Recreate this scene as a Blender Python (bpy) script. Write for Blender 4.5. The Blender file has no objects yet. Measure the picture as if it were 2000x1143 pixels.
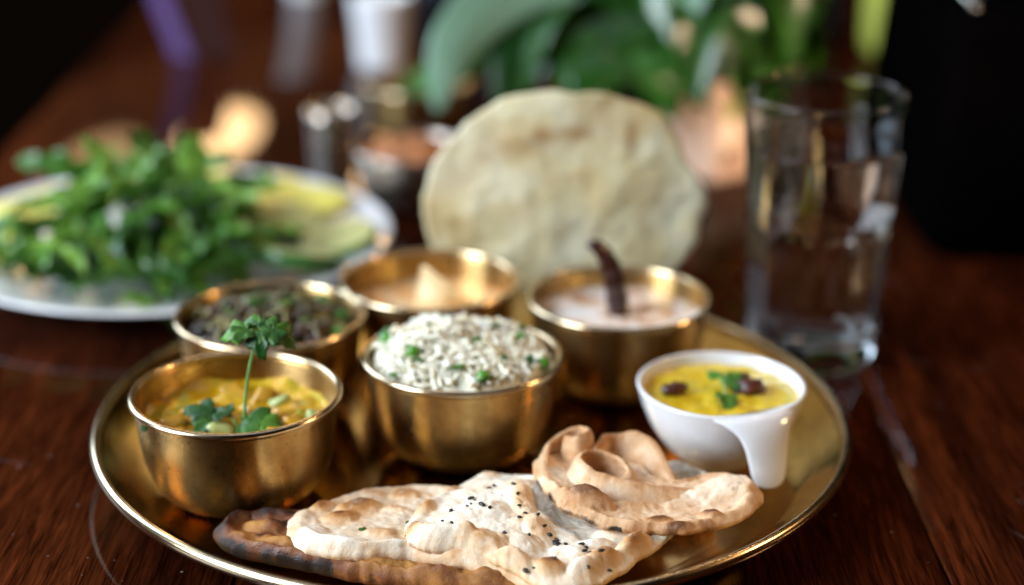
import bpy, bmesh, math, random
import numpy as np
from mathutils import Vector, Matrix, noise, Euler
from mathutils.bvhtree import BVHTree

random.seed(7)
rng = np.random.default_rng(7)
sc = bpy.context.scene
col = sc.collection
PI = math.pi

# ------------------------------------------------------------------ camera
cd = bpy.data.cameras.new('camera')
cam = bpy.data.objects.new('camera', cd)
col.objects.link(cam)
sc.camera = cam
PITCH, ROLL = math.radians(20.595), math.radians(0.44)
fw = Vector((0, math.cos(PITCH), -math.sin(PITCH)))
rt0 = Vector((1, 0, 0)); up0 = rt0.cross(fw)
rt = rt0 * math.cos(ROLL) + up0 * math.sin(ROLL)
up = up0 * math.cos(ROLL) - rt0 * math.sin(ROLL)
CAM = Vector((0.01758, -0.7455, 0.36147))
m = Matrix((rt, up, -fw)).transposed().to_4x4()
m.translation = CAM
cam.matrix_world = m
cd.sensor_width = 36; cd.lens = 63
cd.clip_start = 0.01; cd.clip_end = 50
cd.dof.use_dof = True
cd.dof.focus_distance = 0.712
cd.dof.aperture_fstop = 2.7

# ------------------------------------------------------------------ world and lamps
w = bpy.data.worlds.new('World'); sc.world = w; w.use_nodes = True
bg = w.node_tree.nodes['Background']
bg.inputs[0].default_value = (0.9, 0.55, 0.4, 1); bg.inputs[1].default_value = 0.003

def area(name, loc, target, sx, sy, power, color, spread=180):
    l = bpy.data.lights.new(name, 'AREA'); l.shape = 'RECTANGLE'
    l.size = sx; l.size_y = sy; l.energy = power; l.color = color
    l.spread = math.radians(spread)
    o = bpy.data.objects.new(name, l); col.objects.link(o)
    o.location = loc
    o.rotation_euler = (Vector(target) - Vector(loc)).to_track_quat('-Z', 'Y').to_euler()
    return o

def bulb(name, loc, r, power, color):
    l = bpy.data.lights.new(name, 'POINT'); l.energy = power; l.color = color; l.shadow_soft_size = r
    o = bpy.data.objects.new(name, l); col.objects.link(o); o.location = loc
    return o

# big window to the left and a little behind the viewer (cool daylight)
area('window_light', (-1.45, -0.62, 0.86), (0, 0, 0.03), 0.85, 1.15, 74, (0.78, 0.88, 1.0))
area('window_light', (-1.65, 1.25, 1.05), (0, 0.3, 0.20), 1.3, 1.5, 52, (0.66, 0.82, 1.0))
# warm restaurant lamps at the back and to the right, then added fill lights
bulb('pendant_light', (-0.635, 3.41, 0.72), 0.15, 17, (1.0, 0.62, 0.30))
bulb('pendant_light', (-1.14, 3.50, 0.76), 0.18, 5, (1.0, 0.60, 0.30))
area('warm_lamp', (1.0, 0.0, 0.55), (0.10, 0.14, 0.03), 0.15, 0.15, 5, (1.0, 0.60, 0.28))
bulb('ceiling_lamp', (0.8, 1.8, 2.3), 0.05, 8, (1.0, 0.62, 0.32))
bulb('ceiling_lamp', (1.4, 1.2, 2.2), 0.05, 8, (1.0, 0.62, 0.32))
bulb('ceiling_lamp', (-0.3, 2.6, 2.5), 0.05, 8, (1.0, 0.62, 0.32))
area('overhead_fill', (-0.3, 0.6, 2.3), (-0.3, 0.6, 0), 2.4, 2.4, 12, (0.80, 0.86, 1.0))  # added cool fill for pale rim highlights, in place of an unbuilt ceiling
area('table_sheen_fill', (-0.9, 4.4, 1.0), (-0.3, 0, 0.1), 2.6, 1.6, 2.0, (1.0, 0.36, 0.14))  # added area light giving the far table a warm sheen; no wall built
area('planter_fill', (0.55, -0.75, 0.70), (0.182, 0.445, 0.030), 0.10, 0.10, 0.11, (1.0, 0.70, 0.46), 8)  # added narrow spot, only brightens the planter's right face

sc.view_settings.view_transform = 'Standard'
sc.view_settings.look = 'None'
sc.view_settings.exposure = 0.0
sc.view_settings.gamma = 1.0
sc.view_settings.use_curve_mapping = False
sc.cycles.use_denoising = True
sc.cycles.max_bounces = 12
sc.cycles.transmission_bounces = 12
sc.cycles.glossy_bounces = 6
sc.cycles.sample_clamp_indirect = 6.0
sc.cycles.blur_glossy = 0.3

# ------------------------------------------------------------------ node helpers
def new_mat(name):
    mt = bpy.data.materials.new(name); mt.use_nodes = True
    nt = mt.node_tree
    return mt, nt, nt.nodes['Principled BSDF']

def setp(b, **k):
    names = dict(color='Base Color', rough='Roughness', metal='Metallic', ior='IOR', trans='Transmission Weight',
                 coat='Coat Weight', coat_rough='Coat Roughness', sss='Subsurface Weight', sss_r='Subsurface Radius',
                 sss_s='Subsurface Scale', spec='Specular IOR Level', aniso='Anisotropic', aniso_rot='Anisotropic Rotation', sheen='Sheen Weight')
    for a, v in k.items():
        s = b.inputs[names[a]]
        if a == 'color' and len(v) == 3: v = (*v, 1)
        s.default_value = v

def coords(nt, scale=(1, 1, 1), kind='Object', rot=(0, 0, 0)):
    tc = nt.nodes.new('ShaderNodeTexCoord'); mp = nt.nodes.new('ShaderNodeMapping')
    mp.inputs['Scale'].default_value = scale; mp.inputs['Rotation'].default_value = rot
    nt.links.new(tc.outputs[kind], mp.inputs['Vector'])
    return mp.outputs['Vector']

def noise_n(nt, vec, scale, detail=4, rough=0.55, dist=0.0):
    n = nt.nodes.new('ShaderNodeTexNoise')
    n.inputs['Scale'].default_value = scale; n.inputs['Detail'].default_value = detail
    n.inputs['Roughness'].default_value = rough; n.inputs['Distortion'].default_value = dist
    nt.links.new(vec, n.inputs['Vector'])
    return n.outputs['Fac']

def ramp(nt, fac, stops):
    r = nt.nodes.new('ShaderNodeValToRGB')
    e = r.color_ramp.elements
    while len(e) > 1: e.remove(e[-1])
    e[0].position = stops[0][0]; e[0].color = (*stops[0][1], 1)
    for p, c in stops[1:]:
        x = e.new(p); x.color = (*c, 1)
    nt.links.new(fac, r.inputs['Fac'])
    return r.outputs['Color']

def mix(nt, fac, a, b, mode='MIX'):
    n = nt.nodes.new('ShaderNodeMix'); n.data_type = 'RGBA'; n.blend_type = mode
    for sock, v in ((n.inputs['Factor'], fac), (n.inputs[6], a), (n.inputs[7], b)):
        if isinstance(v, (int, float)): sock.default_value = v
        elif isinstance(v, tuple): sock.default_value = (*v, 1)
        else: nt.links.new(v, sock)
    return n.outputs[2]

def maprange(nt, v, a, b, c, d):
    n = nt.nodes.new('ShaderNodeMapRange')
    for i, x in enumerate((a, b, c, d)): n.inputs[i + 1].default_value = x
    nt.links.new(v, n.inputs[0])
    return n.outputs[0]

def attr(nt, name):
    n = nt.nodes.new('ShaderNodeAttribute'); n.attribute_name = name
    return n.outputs['Fac']

def math_n(nt, op, a, b):
    n = nt.nodes.new('ShaderNodeMath'); n.operation = op
    for s, v in ((n.inputs[0], a), (n.inputs[1], b)):
        if isinstance(v, (int, float)): s.default_value = v
        else: nt.links.new(v, s)
    return n.outputs[0]

def bump(nt, b, h, strength, dist):
    n = nt.nodes.new('ShaderNodeBump'); n.inputs['Strength'].default_value = strength
    n.inputs['Distance'].default_value = dist
    nt.links.new(h, n.inputs['Height']); nt.links.new(n.outputs['Normal'], b.inputs['Normal'])
    return n

# ------------------------------------------------------------------ materials
def mat_wood():
    mt, nt, b = new_mat('dark_varnished_wood')
    oi = nt.nodes.new('ShaderNodeObjectInfo')
    v = coords(nt, (1, 1, 1))
    add = nt.nodes.new('ShaderNodeVectorMath'); add.operation = 'ADD'
    comb = nt.nodes.new('ShaderNodeCombineXYZ')
    nt.links.new(math_n(nt, 'MULTIPLY', oi.outputs['Random'], 7.0), comb.inputs[0])
    nt.links.new(math_n(nt, 'MULTIPLY', oi.outputs['Random'], 3.0), comb.inputs[1])
    nt.links.new(v, add.inputs[0]); nt.links.new(comb.outputs[0], add.inputs[1])
    def sc_(s):
        mp = nt.nodes.new('ShaderNodeMapping'); mp.inputs['Scale'].default_value = s
        nt.links.new(add.outputs[0], mp.inputs['Vector']); return mp.outputs['Vector']
    big = noise_n(nt, sc_((9, 2.4, 9)), 1.0, 3, 0.6, 1.2)
    grain = noise_n(nt, sc_((260, 16, 60)), 1.0, 6, 0.72, 1.2)
    pores = noise_n(nt, sc_((900, 40, 100)), 1.0, 2, 0.5, 0.2)
    c1 = ramp(nt, big, [(0.32, (0.017, 0.0035, 0.0014)), (0.5, (0.052, 0.0110, 0.0034)), (0.68, (0.105, 0.024, 0.0066))])
    c2 = ramp(nt, grain, [(0.30, (0.10, 0.08, 0.07)), (0.52, (0.75, 0.72, 0.70)), (0.72, (1.55, 1.45, 1.35))])
    c3 = ramp(nt, pores, [(0.40, (0.35, 0.3, 0.3)), (0.52, (1, 1, 1))])
    c = mix(nt, 1.0, c1, c2, 'MULTIPLY'); c = mix(nt, 0.7, c, c3, 'MULTIPLY')
    # fine pale scratches and dust worn into the varnish
    vo = nt.nodes.new('ShaderNodeTexVoronoi'); vo.feature = 'DISTANCE_TO_EDGE'; vo.inputs['Scale'].default_value = 1
    nt.links.new(sc_((10, 5, 5)), vo.inputs['Vector'])
    sm = noise_n(nt, sc_((14, 9, 9)), 1.0, 3)
    sline = math_n(nt, 'MULTIPLY', maprange(nt, vo.outputs['Distance'], 0.0, 0.006, 1, 0), maprange(nt, sm, 0.56, 0.62, 0, 1))
    c = mix(nt, math_n(nt, 'MULTIPLY', sline, 0.10), c, (0.32, 0.26, 0.24))
    dust = noise_n(nt, sc_((330, 330, 330)), 1.0, 1, 0.4)
    c = mix(nt, math_n(nt, 'MULTIPLY', maprange(nt, dust, 0.80, 0.84, 0, 1), 0.5), c, (0.4, 0.38, 0.38))
    nt.links.new(c, b.inputs['Base Color'])
    rg = maprange(nt, noise_n(nt, sc_((22, 12, 12)), 1.0, 4, 0.6), 0.3, 0.7, 0.34, 0.52)
    nt.links.new(rg, b.inputs['Roughness'])
    setp(b, spec=0.0, coat=0.40, coat_rough=0.05)
    h = mix(nt, 0.5, grain, pores)
    bump(nt, b, h, 0.25, 0.0006)
    return mt

def mat_brass(name='aged_brass', base=(0.53, 0.36, 0.14), dark=(0.20, 0.10, 0.032), r0=0.24, r1=0.36, ring=0.75, bmp=0.14):
    mt, nt, b = new_mat(name)
    v0 = coords(nt); oi = nt.nodes.new('ShaderNodeObjectInfo')
    av = nt.nodes.new('ShaderNodeVectorMath'); av.operation = 'ADD'
    cv_ = nt.nodes.new('ShaderNodeCombineXYZ'); nt.links.new(math_n(nt, 'MULTIPLY', oi.outputs['Random'], 5.0), cv_.inputs[0])
    nt.links.new(v0, av.inputs[0]); nt.links.new(cv_.outputs[0], av.inputs[1]); v = av.outputs[0]
    n1 = noise_n(nt, v, 38, 5, 0.6, 0.4)
    n2 = noise_n(nt, v, 160, 4, 0.7)
    vz = coords(nt, (60, 60, 2600))
    nb = noise_n(nt, vz, 1.0, 3, 0.6)
    f = maprange(nt, mix(nt, 0.35, n1, n2), 0.36, 0.66, 0, 1)
    c = mix(nt, math_n(nt, 'MULTIPLY', f, 0.75), base, dark)
    spot = noise_n(nt, v, 420, 2, 0.5)
    c = mix(nt, math_n(nt, 'MULTIPLY', maprange(nt, spot, 0.66, 0.72, 0, 1), 0.5), c, (0.07, 0.035, 0.015))
    nt.links.new(c, b.inputs['Base Color'])
    nt.links.new(maprange(nt, n1, 0.3, 0.7, r0, r1), b.inputs['Roughness'])
    setp(b, metal=1.0)
    if ring:
        setp(b, aniso=ring, aniso_rot=0.25)
        t = nt.nodes.new('ShaderNodeTangent'); t.direction_type = 'RADIAL'; t.axis = 'Z'
        nt.links.new(t.outputs[0], b.inputs['Tangent'])
    bump(nt, b, mix(nt, 0.4, nb, n2), bmp, 0.0004)
    return mt

def simple(name, color, rough=0.5, var=0.15, scale=60, bmp=0.0, bscale=200, **k):
    mt, nt, b = new_mat(name)
    v = coords(nt)
    n = noise_n(nt, v, scale, 4, 0.6)
    lo = tuple(max(0, x * (1 - var * 1.6)) for x in color); hi = tuple(min(1, x * (1 + var)) for x in color)
    nt.links.new(ramp(nt, n, [(0.3, lo), (0.7, hi)]), b.inputs['Base Color'])
    setp(b, rough=rough, **k)
    if bmp: bump(nt, b, noise_n(nt, v, bscale, 4, 0.6), bmp, 0.001)
    return mt

def mat_bread(name, pale, toast, burnt=(0.022, 0.012, 0.009), flour=0.35):
    mt, nt, b = new_mat(name)
    v = coords(nt)
    n1 = noise_n(nt, v, 75, 5, 0.6, 0.3); n2 = noise_n(nt, v, 420, 4, 0.65)
    t = math_n(nt, 'ADD', attr(nt, 'toast'), math_n(nt, 'MULTIPLY', math_n(nt, 'SUBTRACT', n2, 0.5), 0.25))
    t = math_n(nt, 'ADD', t, math_n(nt, 'MULTIPLY', maprange(nt, n1, 0.50, 0.72, 0, 1), 0.20))
    mid = tuple(0.5 * (p + q) * s for p, q, s in zip(pale, toast, (1.08, 1.0, 0.85)))
    dk = tuple(x * y for x, y in zip(toast, (0.36, 0.28, 0.25)))
    c = ramp(nt, t, [(0.05, pale), (0.32, mid), (0.62, toast), (0.95, dk)])
    cv = math_n(nt, 'ADD', attr(nt, 'char'), math_n(nt, 'MULTIPLY', math_n(nt, 'SUBTRACT', n2, 0.5), 0.7))
    c = mix(nt, maprange(nt, cv, 0.35, 0.75, 0, 1), c, burnt)
    vs_ = nt.nodes.new('ShaderNodeTexVoronoi'); vs_.inputs['Scale'].default_value = 210; vs_.inputs['Randomness'].default_value = 1.0
    nt.links.new(v, vs_.inputs['Vector'])
    sp_ = math_n(nt, 'MULTIPLY', maprange(nt, vs_.outputs['Distance'], 0.10, 0.30, 1, 0), maprange(nt, n1, 0.50, 0.60, 0, 1))
    c = mix(nt, math_n(nt, 'MULTIPLY', sp_, 0.4), c, dk)
    # flour dust
    n3 = noise_n(nt, v, 130, 5, 0.7)
    c = mix(nt, math_n(nt, 'MULTIPLY', maprange(nt, n3, 0.52, 0.66, 0, 1), flour), c, tuple(min(0.9, x * 1.12) for x in pale))
    nt.links.new(c, b.inputs['Base Color'])
    setp(b, rough=0.62, spec=0.35, sss=0.12, sss_r=(1.0, 0.6, 0.35), sss_s=0.002)
    nt.links.new(maprange(nt, n1, 0.35, 0.65, 0.42, 0.75), b.inputs['Roughness'])
    bump(nt, b, mix(nt, 0.5, n2, noise_n(nt, v, 1400, 2, 0.5)), 0.45, 0.0009)
    return mt

def mat_leaf(name, dark, light, rough=0.38, veins=True, trans=0.0, scale=50):
    mt, nt, b = new_mat(name)
    v = coords(nt)
    n = noise_n(nt, v, scale, 3, 0.6)
    oi = nt.nodes.new('ShaderNodeObjectInfo')
    f = math_n(nt, 'ADD', math_n(nt, 'MULTIPLY', n, 0.7), math_n(nt, 'MULTIPLY', math_n(nt, 'SUBTRACT', oi.outputs['Random'], 0.35), 0.55))
    c = ramp(nt, f, [(0.18, dark), (0.75, light)])
    nt.links.new(c, b.inputs['Base Color'])
    setp(b, rough=rough, spec=0.5)
    if trans:
        tr = nt.nodes.new('ShaderNodeBsdfTranslucent'); ms = nt.nodes.new('ShaderNodeMixShader')
        nt.links.new(c, tr.inputs['Color']); ms.inputs[0].default_value = trans
        nt.links.new(b.outputs[0], ms.inputs[1]); nt.links.new(tr.outputs[0], ms.inputs[2])
        nt.links.new(ms.outputs[0], nt.nodes['Material Output'].inputs['Surface'])
    bump(nt, b, noise_n(nt, v, scale * 6, 3, 0.6), 0.25, 0.0006)
    return mt

M = {}
M['wood'] = mat_wood()
M['brass'] = mat_brass()
M['brass_rim'] = mat_brass('polished_brass_edge', (0.74, 0.60, 0.40), (0.52, 0.36, 0.19), 0.15, 0.26, 0.2, 0.08)
M['brass_plate'] = mat_brass('aged_brass_plate', (0.62, 0.39, 0.12), (0.32, 0.16, 0.04), 0.09, 0.19, 0.15, 0.05)
M['steel'] = mat_brass('brushed_steel', (0.62, 0.56, 0.50), (0.40, 0.33, 0.28), 0.18, 0.30)
M['ceramic'] = simple('white_glazed_ceramic', (0.74, 0.74, 0.75), 0.16, 0.02, 30, coat=0.4, coat_rough=0.05)
M['naan'] = mat_bread('white_naan_crust', (0.80, 0.73, 0.60), (0.50, 0.24, 0.075), flour=0.30)
M['roti'] = mat_bread('tan_crisp_bread_crust', (0.74, 0.57, 0.40), (0.44, 0.21, 0.08), flour=0.22)
M['charred'] = mat_bread('charred_bread_crust', (0.46, 0.23, 0.06), (0.17, 0.055, 0.016), flour=0.0)
M['seed'] = simple('black_seed', (0.012, 0.011, 0.012), 0.45, 0.2, 900)
M['herb'] = mat_leaf('fresh_coriander_leaf', (0.014, 0.075, 0.008), (0.11, 0.29, 0.030), 0.36, trans=0.35, scale=140)
M['stem'] = simple('herb_stem', (0.13, 0.30, 0.08), 0.4, 0.15, 200)
M['rice'] = simple('boiled_rice', (0.80, 0.75, 0.58), 0.32, 0.05, 120, sss=0.5, sss_r=(1, 0.85, 0.55), sss_s=0.0025)
M['water'] = None

# ------------------------------------------------------------------ mesh helpers
def mesh(name, verts, faces, mt=None, smooth=True):
    me = bpy.data.meshes.new(name)
    me.from_pydata([tuple(map(float, v)) for v in verts], [], [tuple(map(int, f)) for f in faces])
    if smooth: me.shade_smooth()
    if mt: me.materials.append(mt)
    me.update()
    return me

def link(name, me, parent=None, loc=(0, 0, 0), rot=None):
    o = bpy.data.objects.new(name, me); col.objects.link(o)
    if parent is not None: o.parent = parent
    o.location = loc
    if rot is not None: o.rotation_euler = rot
    return o

def root(name, label, cat, loc=(0, 0, 0), group=None):
    o = bpy.data.objects.new(name, None); col.objects.link(o); o.location = loc
    o.empty_display_size = 0.02
    return tag(o, label, cat, group)

def tag(o, label=None, cat=None, group=None, kind=None):
    if label: o['label'] = label
    if cat: o['category'] = cat
    if group: o['group'] = group
    if kind: o['kind'] = kind
    return o

def copy_tree(o, parent=None):
    c = o.copy(); col.objects.link(c)
    c.parent = parent
    for ch in list(o.children): copy_tree(ch, c)
    return c

def lathe(prof, n=96, closed=False):
    """prof list of (r,z); returns verts, faces; r==0 ends are poles"""
    V, F, rings = [], [], []
    for r, z in prof:
        if r < 1e-7:
            rings.append([len(V)]); V.append((0, 0, z))
        else:
            rings.append(list(range(len(V), len(V) + n)))
            for k in range(n):
                a = 2 * PI * k / n
                V.append((r * math.cos(a), r * math.sin(a), z))
    seq = list(zip(rings[:-1], rings[1:]))
    if closed: seq.append((rings[-1], rings[0]))
    for A, B in seq:
        for k in range(n):
            k2 = (k + 1) % n
            if len(A) == 1 and len(B) == 1: continue
            if len(A) == 1: F.append((A[0], B[k2], B[k]))
            elif len(B) == 1: F.append((A[k], A[k2], B[0]))
            else: F.append((A[k], A[k2], B[k2], B[k]))
    return V, F

def smoothprof(pts, n=6):
    """Catmull-Rom through points"""
    P = [np.array(p, float) for p in pts]
    P = [2 * P[0] - P[1]] + P + [2 * P[-1] - P[-2]]
    out = []
    for i in range(1, len(P) - 2):
        for k in range(n):
            t = k / n
            a, b, c, d = P[i - 1], P[i], P[i + 1], P[i + 2]
            out.append(0.5 * (2 * b + (c - a) * t + (2 * a - 5 * b + 4 * c - d) * t * t + (3 * b - a - 3 * c + d) * t ** 3))
    out.append(P[-2])
    return out

def closedcurve(pts, n):
    """closed Catmull-Rom, resampled evenly to n"""
    P = [np.array(p, float) for p in pts]; L = len(P); out = []
    for i in range(L):
        a, b, c, d = P[i - 1], P[i], P[(i + 1) % L], P[(i + 2) % L]
        for k in range(24):
            t = k / 24
            out.append(0.5 * (2 * b + (c - a) * t + (2 * a - 5 * b + 4 * c - d) * t * t + (3 * b - a - 3 * c + d) * t ** 3))
    out = np.array(out)
    d = np.r_[0, np.cumsum(np.linalg.norm(np.diff(np.vstack([out, out[:1]]), axis=0), axis=1))]
    q = np.linspace(0, d[-1], n, endpoint=False)
    full = np.vstack([out, out[:1]])
    return np.stack([np.interp(q, d, full[:, k]) for k in range(full.shape[1])], 1)

def tube(path, radii, n=10, cap=True):
    path = [Vector(p) for p in path]
    if isinstance(radii, (int, float)): radii = [radii] * len(path)
    V, F = [], []
    ref = Vector((0, 0, 1))
    t0 = (path[1] - path[0]).normalized()
    if abs(t0.dot(ref)) > 0.9: ref = Vector((1, 0, 0))
    u = t0.cross(ref).normalized()
    for i, p in enumerate(path):
        t = (path[min(i + 1, len(path) - 1)] - path[max(i - 1, 0)]).normalized()
        u = (u - t * u.dot(t)).normalized(); v = t.cross(u)
        for k in range(n):
            a = 2 * PI * k / n
            V.append(p + (u * math.cos(a) + v * math.sin(a)) * radii[i])
    for i in range(len(path) - 1):
        for k in range(n):
            k2 = (k + 1) % n
            F.append((i * n + k, i * n + k2, (i + 1) * n + k2, (i + 1) * n + k))
    if cap:
        F.append(tuple(range(n - 1, -1, -1))); F.append(tuple(range((len(path) - 1) * n, len(path) * n)))
    return V, F

def torus(R, r, z, n=96, m_=12, sx=1.0):
    V, F = [], []
    for i in range(n):
        a = 2 * PI * i / n
        for k in range(m_):
            b = 2 * PI * k / m_
            rr = R + r * sx * math.cos(b)
            V.append((rr * math.cos(a), rr * math.sin(a), z + r * math.sin(b)))
    for i in range(n):
        for k in range(m_):
            i2, k2 = (i + 1) % n, (k + 1) % m_
            F.append((i * m_ + k, i2 * m_ + k, i2 * m_ + k2, i * m_ + k2))
    return V, F

def merge(*vf):
    V, F = [], []
    for v, f in vf:
        o = len(V); V += [tuple(x) for x in v]; F += [tuple(i + o for i in q) for q in f]
    return V, F

def xf(v, M4):
    return [tuple(M4 @ Vector(p)) for p in v]

def rbox(sx, sy, sz, bev=0.004, seg=3):
    bm = bmesh.new(); bmesh.ops.create_cube(bm, size=1)
    bmesh.ops.scale(bm, vec=(sx, sy, sz), verts=bm.verts)
    bmesh.ops.bevel(bm, geom=bm.edges[:], offset=bev, segments=seg, profile=0.5, affect='EDGES')
    bm.verts.index_update()
    V = [tuple(v.co) for v in bm.verts]; F = [tuple(v.index for v in f.verts) for f in bm.faces]
    bm.free()
    return V, F

def fbm(x, y, z=0.0, s=1.0, o=4):
    return noise.fractal(Vector((x * s, y * s, z)), 1.0, 2.0, o)

def ellipsoid(rx, ry, rz, nu=10, nv=6, lump=0.0, seed=0):
    V, F = [], []
    V.append((0, 0, -rz))
    for j in range(1, nv):
        b = -PI / 2 + PI * j / nv
        for i in range(nu):
            a = 2 * PI * i / nu
            V.append((rx * math.cos(b) * math.cos(a), ry * math.cos(b) * math.sin(a), rz * math.sin(b)))
    V.append((0, 0, rz))
    for i in range(nu):
        F.append((0, 1 + (i + 1) % nu, 1 + i))
        F.append((len(V) - 1, 1 + (nv - 2) * nu + i, 1 + (nv - 2) * nu + (i + 1) % nu))
    for j in range(nv - 2):
        for i in range(nu):
            i2 = (i + 1) % nu
            F.append((1 + j * nu + i, 1 + j * nu + i2, 1 + (j + 1) * nu + i2, 1 + (j + 1) * nu + i))
    if lump:
        W_ = []
        for p in V:
            q = Vector(p).normalized()
            k = 1 + lump * noise.fractal(q * 1.7 + Vector((seed * 3.1, 0, 0)), 1, 2, 3)
            W_.append((p[0] * k, p[1] * k, p[2] * k))
        V = W_
    return V, F

def solid(o, t, off=0):
    s = o.modifiers.new('thickness', 'SOLIDIFY'); s.thickness = t; s.offset = off
    return o

# ------------------------------------------------------------------ the table
TX0, TX1, TY0, TY1 = -0.35, 0.385, -0.62, 1.5
table = root('wooden_table', 'dark red-brown varnished wooden table under all the food', 'table', (0, 0, -0.74))
joints = [TX0, -0.093, 0.1945, TX1]
for a, b_ in zip(joints[:-1], joints[1:]):
    g = 0.0006
    V, F = rbox(b_ - a - 2 * g, TY1 - TY0, 0.034, 0.0005, 2)
    link('plank', mesh('plank', V, F, M['wood']), table, ((a + b_) / 2, (TY0 + TY1) / 2, 0.74 - 0.017))
V, F = rbox(TX1 - TX0 - 0.06, TY1 - TY0 - 0.06, 0.08, 0.003, 2)
link('apron', mesh('apron', V, F, M['wood']), table, ((TX0 + TX1) / 2, (TY0 + TY1) / 2, 0.74 - 0.034 - 0.041))
V, F = rbox(0.06, 0.06, 0.62, 0.003, 2)
leg_me = mesh('leg', V, F, M['wood'])
for x in (TX0 + 0.08, TX1 - 0.08):
    for y in (TY0 + 0.08, TY1 - 0.08): link('leg', leg_me, table, (x, y, 0.31))

# ------------------------------------------------------------------ thali plate
def plate_z(r):
    return float(np.interp(r, [0, 0.134, 0.142, 0.150, 0.158, 0.165, 0.17], [0.0034, 0.0034, 0.0046, 0.0082, 0.0135, 0.0185, 0.0215]))
thali = root('thali_plate', 'large round brass thali plate holding the bowls and breads', 'plate')
prof = [(0.0, 0.0006), (0.128, 0.0006), (0.137, 0.001), (0.146, 0.0042), (0.155, 0.0098), (0.163, 0.0155), (0.1682, 0.0200),
        (0.1682, 0.0215), (0.165, 0.0192), (0.158, 0.0138), (0.150, 0.0082), (0.142, 0.0046), (0.134, 0.0032), (0.10, 0.0030), (0.0, 0.0030)]
top = smoothprof(prof[8:13], 6)
V, F = lathe([prof[0], prof[1]] + smoothprof(prof[1:8], 4)[1:] + top + prof[13:], 160)
link('dish', mesh('dish', V, F, M['brass_plate']), thali)
V, F = torus(0.1680, 0.0027, 0.0214, 192, 14, 0.85)
link('rolled_rim', mesh('rolled_rim', V, F, M['brass_rim']), thali)

# ------------------------------------------------------------------ brass bowls
RB = 0.0456
outer = smoothprof([(0.0, 0.0), (0.018, 0.0001), (0.0265, 0.0009), (0.0325, 0.0045), (0.0372, 0.0105), (0.0404, 0.019), (0.0420, 0.029), (0.0430, 0.0395), (0.0438, 0.0450)], 5)
inner = smoothprof([(0.0430, 0.0465), (0.0418, 0.0395), (0.0407, 0.029), (0.0390, 0.0195), (0.0358, 0.0118), (0.031, 0.0062), (0.024, 0.003), (0.0, 0.0025)], 5)
def bowl(name, label, x, y, material, rim, group, s=1.0, z=0.0032):
    r_ = root(name, label, 'bowl', (x, y, z), group)
    V, F = lathe(outer + inner, 112)
    V = [(a * s, b * s, c * s) for a, b, c in V]
    link('bowl_body', mesh('bowl_body', V, F, material), r_)
    V, F = torus(0.0440 * s, 0.0015 * s, 0.0469 * s, 128, 12, 1.05)
    link('bowl_rim', mesh('bowl_rim', V, F, rim), r_)
    return r_
BW = {'curry': (-0.1003, -0.0424), 'rice': (-0.0046, 0.0017), 'shred': (-0.0975, 0.0492), 'soup': (-0.0235, 0.0996), 'chilli': (0.0702, 0.0767)}
GB = 'brass bowls on the thali plate'
proto = bowl('brass_bowl', 'brass bowl of yellow vegetable curry, front left on the plate', *BW['curry'], M['brass'], M['brass_rim'], GB)
for key, lab in (('rice', 'brass bowl heaped with white rice, in the middle of the plate'),
                 ('shred', 'brass bowl of dark brown shredded dish beside the salad plate'),
                 ('soup', 'brass bowl of pale orange soup with a wedge standing in it'),
                 ('chilli', 'brass bowl of creamy soup with a dried chilli, before the papad')):
    c = copy_tree(proto); c.location = (*BW[key], 0.0032); c['label'] = lab
    c.rotation_euler.z = random.uniform(0, 6)

# ------------------------------------------------------------------ food surfaces in bowls
def surface(R, zf, n_r=40, n_t=96):
    V = [(0, 0, zf(0, 0))]; F = []
    for i in range(1, n_r + 1):
        r = R * i / n_r
        for k in range(n_t):
            a = 2 * PI * k / n_t
            x, y = r * math.cos(a), r * math.sin(a)
            V.append((x, y, zf(x, y)))
    for k in range(n_t): F.append((0, 1 + k, 1 + (k + 1) % n_t))
    for i in range(n_r - 1):
        for k in range(n_t):
            k2 = (k + 1) % n_t
            F.append((1 + i * n_t + k, 1 + (i + 1) * n_t + k, 1 + (i + 1) * n_t + k2, 1 + i * n_t + k2))
    return V, F

# leaf generators -------------------------------------------------------
def coriander_leaf(size, droop=0.35, cup=0.15, seed=0, lobes=5):
    """lobed, toothed leaflet; stem end at origin, tip toward +x, lying near z=0"""
    R_ = random.Random(seed)
    n_t, n_r = 72, 7
    V = [(0, 0, 0)]; F = []
    for i in range(1, n_r + 1):
        s = i / n_r
        for k in range(n_t):
            a = -PI + 2 * PI * k / n_t
            lob = 0.85 + 0.15 * math.cos(lobes * a * 0.92) + 0.05 * math.cos(15 * a + seed)
            body = 0.62 + 0.38 * math.cos(a * 0.55) ** 2
            notch = 1 - 0.75 * math.exp(-((abs(a) - PI) / 0.5) ** 2)
            r = size * 0.5 * lob * body * notch * s
            x, y = r * math.cos(a) + size * 0.16 * s, r * math.sin(a)
            d2 = (x / size) ** 2; yy = abs(y) / size
            z = -droop * size * (d2 + 0.6 * yy * yy) + cup * size * yy + 0.035 * size * math.sin(5 * a + seed) * s * s
            V.append((x, y, z))
    for k in range(n_t): F.append((0, 1 + k, 1 + (k + 1) % n_t))
    for i in range(n_r - 1):
        for k in range(n_t):
            k2 = (k + 1) % n_t
            F.append((1 + i * n_t + k, 1 + (i + 1) * n_t + k, 1 + (i + 1) * n_t + k2, 1 + i * n_t + k2))
    return V, F

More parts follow.
